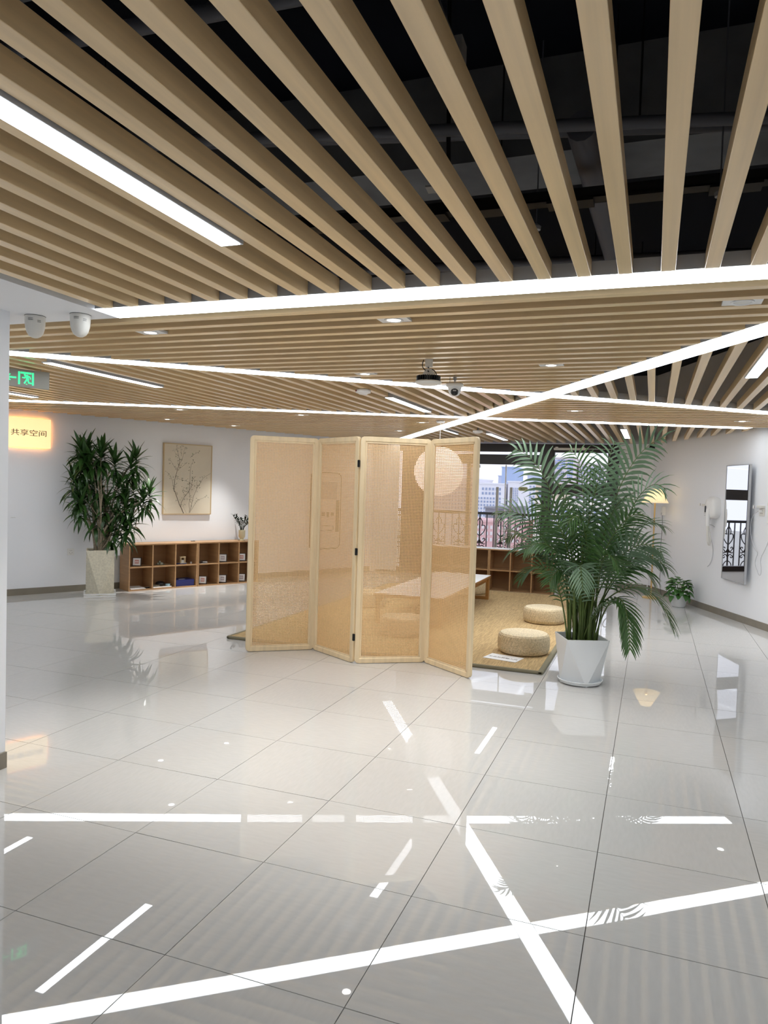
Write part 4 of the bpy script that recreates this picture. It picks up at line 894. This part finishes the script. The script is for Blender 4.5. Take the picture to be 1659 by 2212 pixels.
MB().lathe([(.001, 1.40), (.014, 1.405), (.03, 1.44), (.03, 1.46), (.018, 1.485), (.001, 1.492)], 16).build('bulb', BULB, t, smooth=True)
pA = rw(-1.02, 1.18, .03) - t.location; pS = rw(-.96, .39, .035) - t.location
MB().tube(bez(pA, pA + V3((.03, 0, -.25)), pS + V3((-.05, 0, .3)), pS, 14) + bez(pS, pS + V3((-.03, 0, -.12)), pS + V3((.0, -.05, -.34)), pS + V3((.02, -.1, -.382)), 8)[1:] + bez(pS + V3((.02, -.1, -.382)), (.15, -.05, .004), (.1, .0, .004), (.06, 0, .012), 8)[1:], .0032, 6).build('cord', BLK, t, smooth=True)
MB().lathe([(.001, -.012), (.028, -.012), (.032, -.006), (.032, .006), (.028, .012), (.001, .012)], 24).xf(Matrix.Translation(pS) @ Matrix.Rotation(math.atan2(RN.y, RN.x), 4, 'Z') @ Matrix.Rotation(PI / 2, 4, 'Y')).build('foot_switch', BLK, t, smooth=True)

# ---------------------------------------------------------------- window wall
win = MB()
win.box((-4.6, YB - .03, 2.11), (-.37, YB + .08, 2.24)).box((-3.55, YB - .02, 1.9), (-1.39, YB + .07, 2.063)).box((-3.93, YB - .03, 0), (-3.52, YB + .08, 2.11)).box((-2.80, YB - .02, 0), (-2.735, YB + .07, 1.9)).box((-1.552, YB - .04, 0), (-1.39, YB + .08, 2.11)).box((-4.6, YB, 0), (-3.93, YB + .06, .10))
win.build('window_1', DFRAME, kind='structure', label='dark bronze frame around the glass doors')
w1 = bpy.data.objects['window_1']
MB().box((-3.5, YB + .02, 2.063), (-1.56, YB + .03, 2.11)).build('pane', GLASS, w1); MB().box((-3.52, YB + .02, .05), (-2.80, YB + .03, 1.9)).build('pane', GLASS, w1); MB().box((-4.6, YB + .03, .1), (-3.93, YB + .04, 2.11)).build('pane', GLASS, w1)
MB().box((-3.45, YB - .045, .4), (-3.41, YB - .03, 1.5)).build('pull_bar', GREYP, w1)
win = MB()
win.box((-1.39, YB - .02, 2.11), (-.45, YB + .06, 2.14)).box((-1.39, YB - .03, 1.435), (-.45, YB + .07, 1.60)).box((-.46, YB - .04, .3), (-.37, YB + .08, 2.11)).box((-1.39, YB - .03, .3), (-.46, YB + .07, .38))
win.box((-.54, YB - .02, 1.6), (-.46, YB + .06, 2.11)).box((-1.39, YB - .02, 1.6), (-1.362, YB + .06, 2.11))
w2 = win.build('window_2', DFRAME, kind='structure', label='dark framed window with upper vent pane, behind the palm')
MB().box((-1.37, YB + .02, 1.6), (-.54, YB + .03, 2.11)).build('pane', GLASS, w2); MB().box((-1.39, YB + .02, .38), (-.46, YB + .03, 1.435)).build('pane', GLASS, w2)
MB().box((-1.39, YB, 0), (-.37, YB + .15, .3)).box((-.369, YB - .012, 0), (-.34, YB + .0, 2.25)).build('trim_6', WALL, kind='structure', label='white sill wall and reveal under the window')
for k, (x0_, x1_) in enumerate(((-2.728, -2.15), (-2.138, -1.558))):
    d = MB().box((x0_, YB + .002, .02), (x1_, YB + .014, 1.893)).build('door_%d' % (k + 1), GLASS, kind='structure', label=('left' if k == 0 else 'right') + ' frameless glass balcony door with steel pull bar')
    hx = x1_ - .115 if k == 0 else x0_ + .10
    g = MB().tube([(hx, YB - .05, .35), (hx, YB - .05, 1.526)], .023, 14)
    for z in (.5, 1.38): g.tube([(hx, YB - .05, z), (hx, YB + .002, z)], .008, 8)
    g.build('door_handle', STEEL, d, smooth=True)
    ex = x0_ if k == 0 else x1_ - .15
    MB().box((ex, YB - .012, 1.84), (ex + .15, YB + .028, 1.885)).box((ex, YB - .012, .02), (ex + .15, YB + .028, .07)).build('patch_fitting', STEEL, d)
    MB().box((x1_ - .004 if k == 0 else x0_ - .006, YB - .002, .02), (x1_ + .008 if k == 0 else x0_ + .004, YB + .018, 1.893)).build('edge_seal', WPL, d)
    if k == 1:
        st = [(p_[0] - 1.93, p_[1] + 1.475) for p_ in rrect(.155, .065, .03, 4)]
        b = MB(); b.add([(x, YB - .0005, z) for x, z in st] + [(x, YB + .0015, z) for x, z in st], [tuple(range(len(st)))] + [(i, len(st) + i, len(st) + (i + 1) % len(st), (i + 1) % len(st)) for i in range(len(st))]); b.build('door_sticker', mat('sage_sticker', (176, 180, 130), .5), d)
        me = text_mesh('推拉门', .036, .0003); me.materials.clear(); o = link('lettering', me, d, TEXTM); o.rotation_euler = (PI / 2, 0, 0); o.location = (-1.845, YB - .0012, 1.505)
t = empty('blind_cassette', (-1.12, YB - .06, 2.165), 0, 'white retracted blind cassette with rod on the dark window head', 'blind')
MB().box((-.255, -.02, -.022), (.255, .02, .014)).build('cassette', WPL2, t, bevel=.004)
for x in (-.21, .2): MB().box((x - .02, -.022, .012), (x + .02, .03, .03)).build('bracket', WPL2, t)
MB().tube([(.255, 0, 0), (.65, 0, .0)], .005, 8).build('rod', WPL, t); MB().lathe([(.001, -.012), (.012, 0), (.001, .012)], 10).xf(Matrix.Translation((.65, 0, 0))).build('rod_end', WPL, t)
# sheer curtain left of the doors
N = 60; vs = []
for k in range(N + 1):
    x = -4.40 + .46 * k / N; y = YB - .14 + .03 * math.sin(k * .9); vs += [(x, y, .04), (x, y * 1.0, 2.2)]
o = MB().add(vs, [(2 * k, 2 * k + 2, 2 * k + 3, 2 * k + 1) for k in range(N)]).build('sheer_curtain', CURT, smooth=True); setp(o, 'bright white sheer curtain beside the dark window post, behind the screen', 'curtain')

# ---------------------------------------------------------------- balcony and city
MB().box((-5.5, YB + .2, -.15), (1.5, 10.95, -.03)).build('trim_7', mat('balcony_paving', (190, 190, 190), .6), kind='structure', label='pale balcony floor outside the glass doors')
t = empty('balcony_railing', (-2.0, 10.6, -.03), 0, 'black wrought iron balcony railing with curled heart motifs', 'railing')
MB().box((-3.2, -.03, 1.055), (2.4, .03, 1.10)).build('top_rail', IRON, t); MB().box((-3.2, -.012, .06), (2.4, .012, .085)).build('bottom_rail', IRON, t)
cx0 = -2.812 + 2.0
for k in range(-6, 9):
    x = cx0 + .39 * k
    for dx in (.13, .26): MB().box((x + dx - .008, -.008, .085), (x + dx + .008, .008, 1.055)).build('baluster', IRON, t)
    MB().box((x - .01, -.01, .085), (x + .01, .01, 1.055)).build('baluster', IRON, t)
    if not -2.4 < x < 1.6: continue
    b = MB(); r_ = .009
    for s in (-1, 1):
        b.tube(bez((x, 0, 1.0), (x + s * .03, 0, .95), (x + s * .075, 0, .92), (x + s * .035, 0, .85), 7), r_, 5); b.tube(bez((x + s * .035, 0, .85), (x + s * .13, 0, .9), (x + s * .14, 0, .76), (x, 0, .66), 9), r_, 5)
        b.tube(bez((x, 0, .60), (x + s * .02, 0, .55), (x + s * .10, 0, .48), (x + s * .10, 0, .53), 7), r_, 5)
        b.tube(bez((x, 0, .58), (x + s * .02, 0, .5), (x + s * .06, 0, .52), (x + s * .08, 0, .57), 6), r_, 5)
        b.tube([(x + s * (.085 + .022 * math.cos(a)), 0, .60 + .022 * math.sin(a)) for a in [-1.5 + .6 * q for q in range(9)]], r_, 5)
        b.tube([(x + s * (.085 + .022 * math.cos(a)), 0, .45 - .022 * math.sin(a)) for a in [-1.5 + .6 * q for q in range(9)]], r_, 5); b.tube(bez((x, 0, .42), (x + s * .02, 0, .5), (x + s * .06, 0, .5), (x + s * .085, 0, .472), 6), r_, 5)
        b.tube(bez((x, 0, .38), (x + s * .12, 0, .34), (x + s * .12, 0, .22), (x, 0, .14), 8), r_, 5)
    b.build('scroll_motif', IRON, t)
CITY = {}
def cmat(n, c): CITY.setdefault(n, mat(n, c, .8, spec=.2)); return CITY[n]
WINM = cmat('far_window_glass', (156, 170, 200)); WINB = cmat('far_blue_glass', (128, 164, 224))
def building(x0, x1, y, z1, label, m, dpt=30, z0=-40, wins=(), extra=None):
    t = empty('city_building', ((x0 + x1) / 2, y, 0), 0, label, 'building'); cx = (x0 + x1) / 2
    MB().box((x0 - cx, 0, z0), (x1 - cx, dpt, z1)).build('wall', m, t); MB().box((x0 - cx - .3, -.4, z1), (x1 - cx + .3, dpt, z1 + .5)).build('parapet', m, t)
    for (a, c, za, zb, nx_, nz_, wm) in wins:
        b = MB(); dx = (c - a) / nx_; dz = (zb - za) / nz_
        for i in range(nx_):
            for j in range(nz_): b.box((a - cx + dx * (i + .25), -.25, za + dz * (j + .22)), (a - cx + dx * (i + .75), .05, za + dz * (j + .78)))
        b.build('windows', wm, t, kind='stuff')
    return t
def far(k, x, z): return .15 + (x - .15) * k, 1.455 + (z - 1.455) * k
# main white block at 280 m (positions scaled from 70 m by k=3.9)
K = 3.9; Y = -2.43 + 72.43 * K
def X(x): return .15 + (x - .15) * K
def Zz(z): return 1.455 + (z - 1.455) * K
WB = cmat('white_hospital_render', (240, 240, 246))
building(X(-16.9), X(-13.95), Y, Zz(2.15), 'white city building with five columns of windows, left through the glass doors', WB, wins=[(X(-16.3), X(-14.2), Zz(1.0), Zz(1.9), 6, 2, WINM), (X(-16.7), X(-14.2), Zz(-1.2), Zz(.9), 8, 6, WINM)])
building(X(-13.68), X(-10.5), Y + 2, Zz(2.42), 'white city building with a glazed stair strip, right through the glass doors', WB, wins=[(X(-13.4), X(-12.6), Zz(-.9), Zz(1.9), 4, 16, WINM), (X(-11.6), X(-10.9), Zz(-.8), Zz(2.2), 2, 9, WINM)])
building(X(-24), X(-17.1), Y + 6, Zz(2.6), 'long pale building at the far left, seen through the cane webbing', WB, wins=[(X(-23.5), X(-17.5), Zz(-.6), Zz(2.2), 18, 7, WINM)])
K = 3; Y2 = -2.43 + 142.43 * K
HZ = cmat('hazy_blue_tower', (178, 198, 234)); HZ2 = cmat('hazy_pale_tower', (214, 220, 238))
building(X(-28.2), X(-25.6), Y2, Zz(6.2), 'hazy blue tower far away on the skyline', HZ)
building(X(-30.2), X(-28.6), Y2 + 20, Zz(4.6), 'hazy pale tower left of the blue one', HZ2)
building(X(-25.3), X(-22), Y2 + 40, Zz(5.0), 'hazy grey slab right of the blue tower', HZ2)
K = 5; Y3 = -2.43 + 57.43 * K
PK = cmat('pale_pink_render', (232, 222, 226))
building(X(-7.4), X(-5.55), Y3, Zz(4.15), 'tower with blue glass panels in the upper window', PK, wins=[(X(-7.25), X(-6.35), Zz(3.3), Zz(4.1), 7, 4, WINB), (X(-6.2), X(-5.75), Zz(2.6), Zz(4.1), 3, 8, WINB), (X(-7.2), X(-6.4), Zz(1.2), Zz(3.2), 6, 9, WINM)])
building(X(-5.4), X(-3.2), Y3 + 4, Zz(3.75), 'pale pink apartment block in the upper window', PK, wins=[(X(-5.4), X(-3.5), Zz(.9), Zz(3.6), 10, 13, WINM)])
K = 4; Y4 = -2.43 + 42.43 * K
RD_ = cmat('dusty_red_facade', (226, 186, 186)); BG_ = cmat('beige_facade', (226, 210, 190))
building(X(-10.4), X(-6.9), Y4, Zz(-.4), 'low dusty red building behind the balcony railing', RD_, z0=-45, dpt=15, wins=[(X(-10.2), X(-7.1), Zz(-1.6), Zz(-.5), 12, 3, cmat('white_pilasters', (230, 226, 226)))])
building(X(-10.3), X(-8.8), Y4 + 20, Zz(.3), 'low grey-roofed building under the white hospital', cmat('slate_roof', (150, 154, 164)), z0=-45)
building(X(-6.5), X(-5.3), Y4 + 6, Zz(1.95), 'beige tower block at the right edge of the doors', BG_, z0=-45, wins=[(X(-6.4), X(-5.4), Zz(-1), Zz(1.8), 3, 8, WINM)])
building(X(-5.1), X(-1.5), Y4 - 30, Zz(.95), 'pale low building in the lower window behind the palm', cmat('cream_facade', (236, 228, 220)), z0=-45, wins=[(X(-4.9), X(-1.8), Zz(-1), Zz(.8), 14, 5, WINM)])
MB().box((-700, YB + 25, -41), (500, 900, -40)).build('floor_street', cmat('pale_street', (196, 196, 190)), kind='structure')
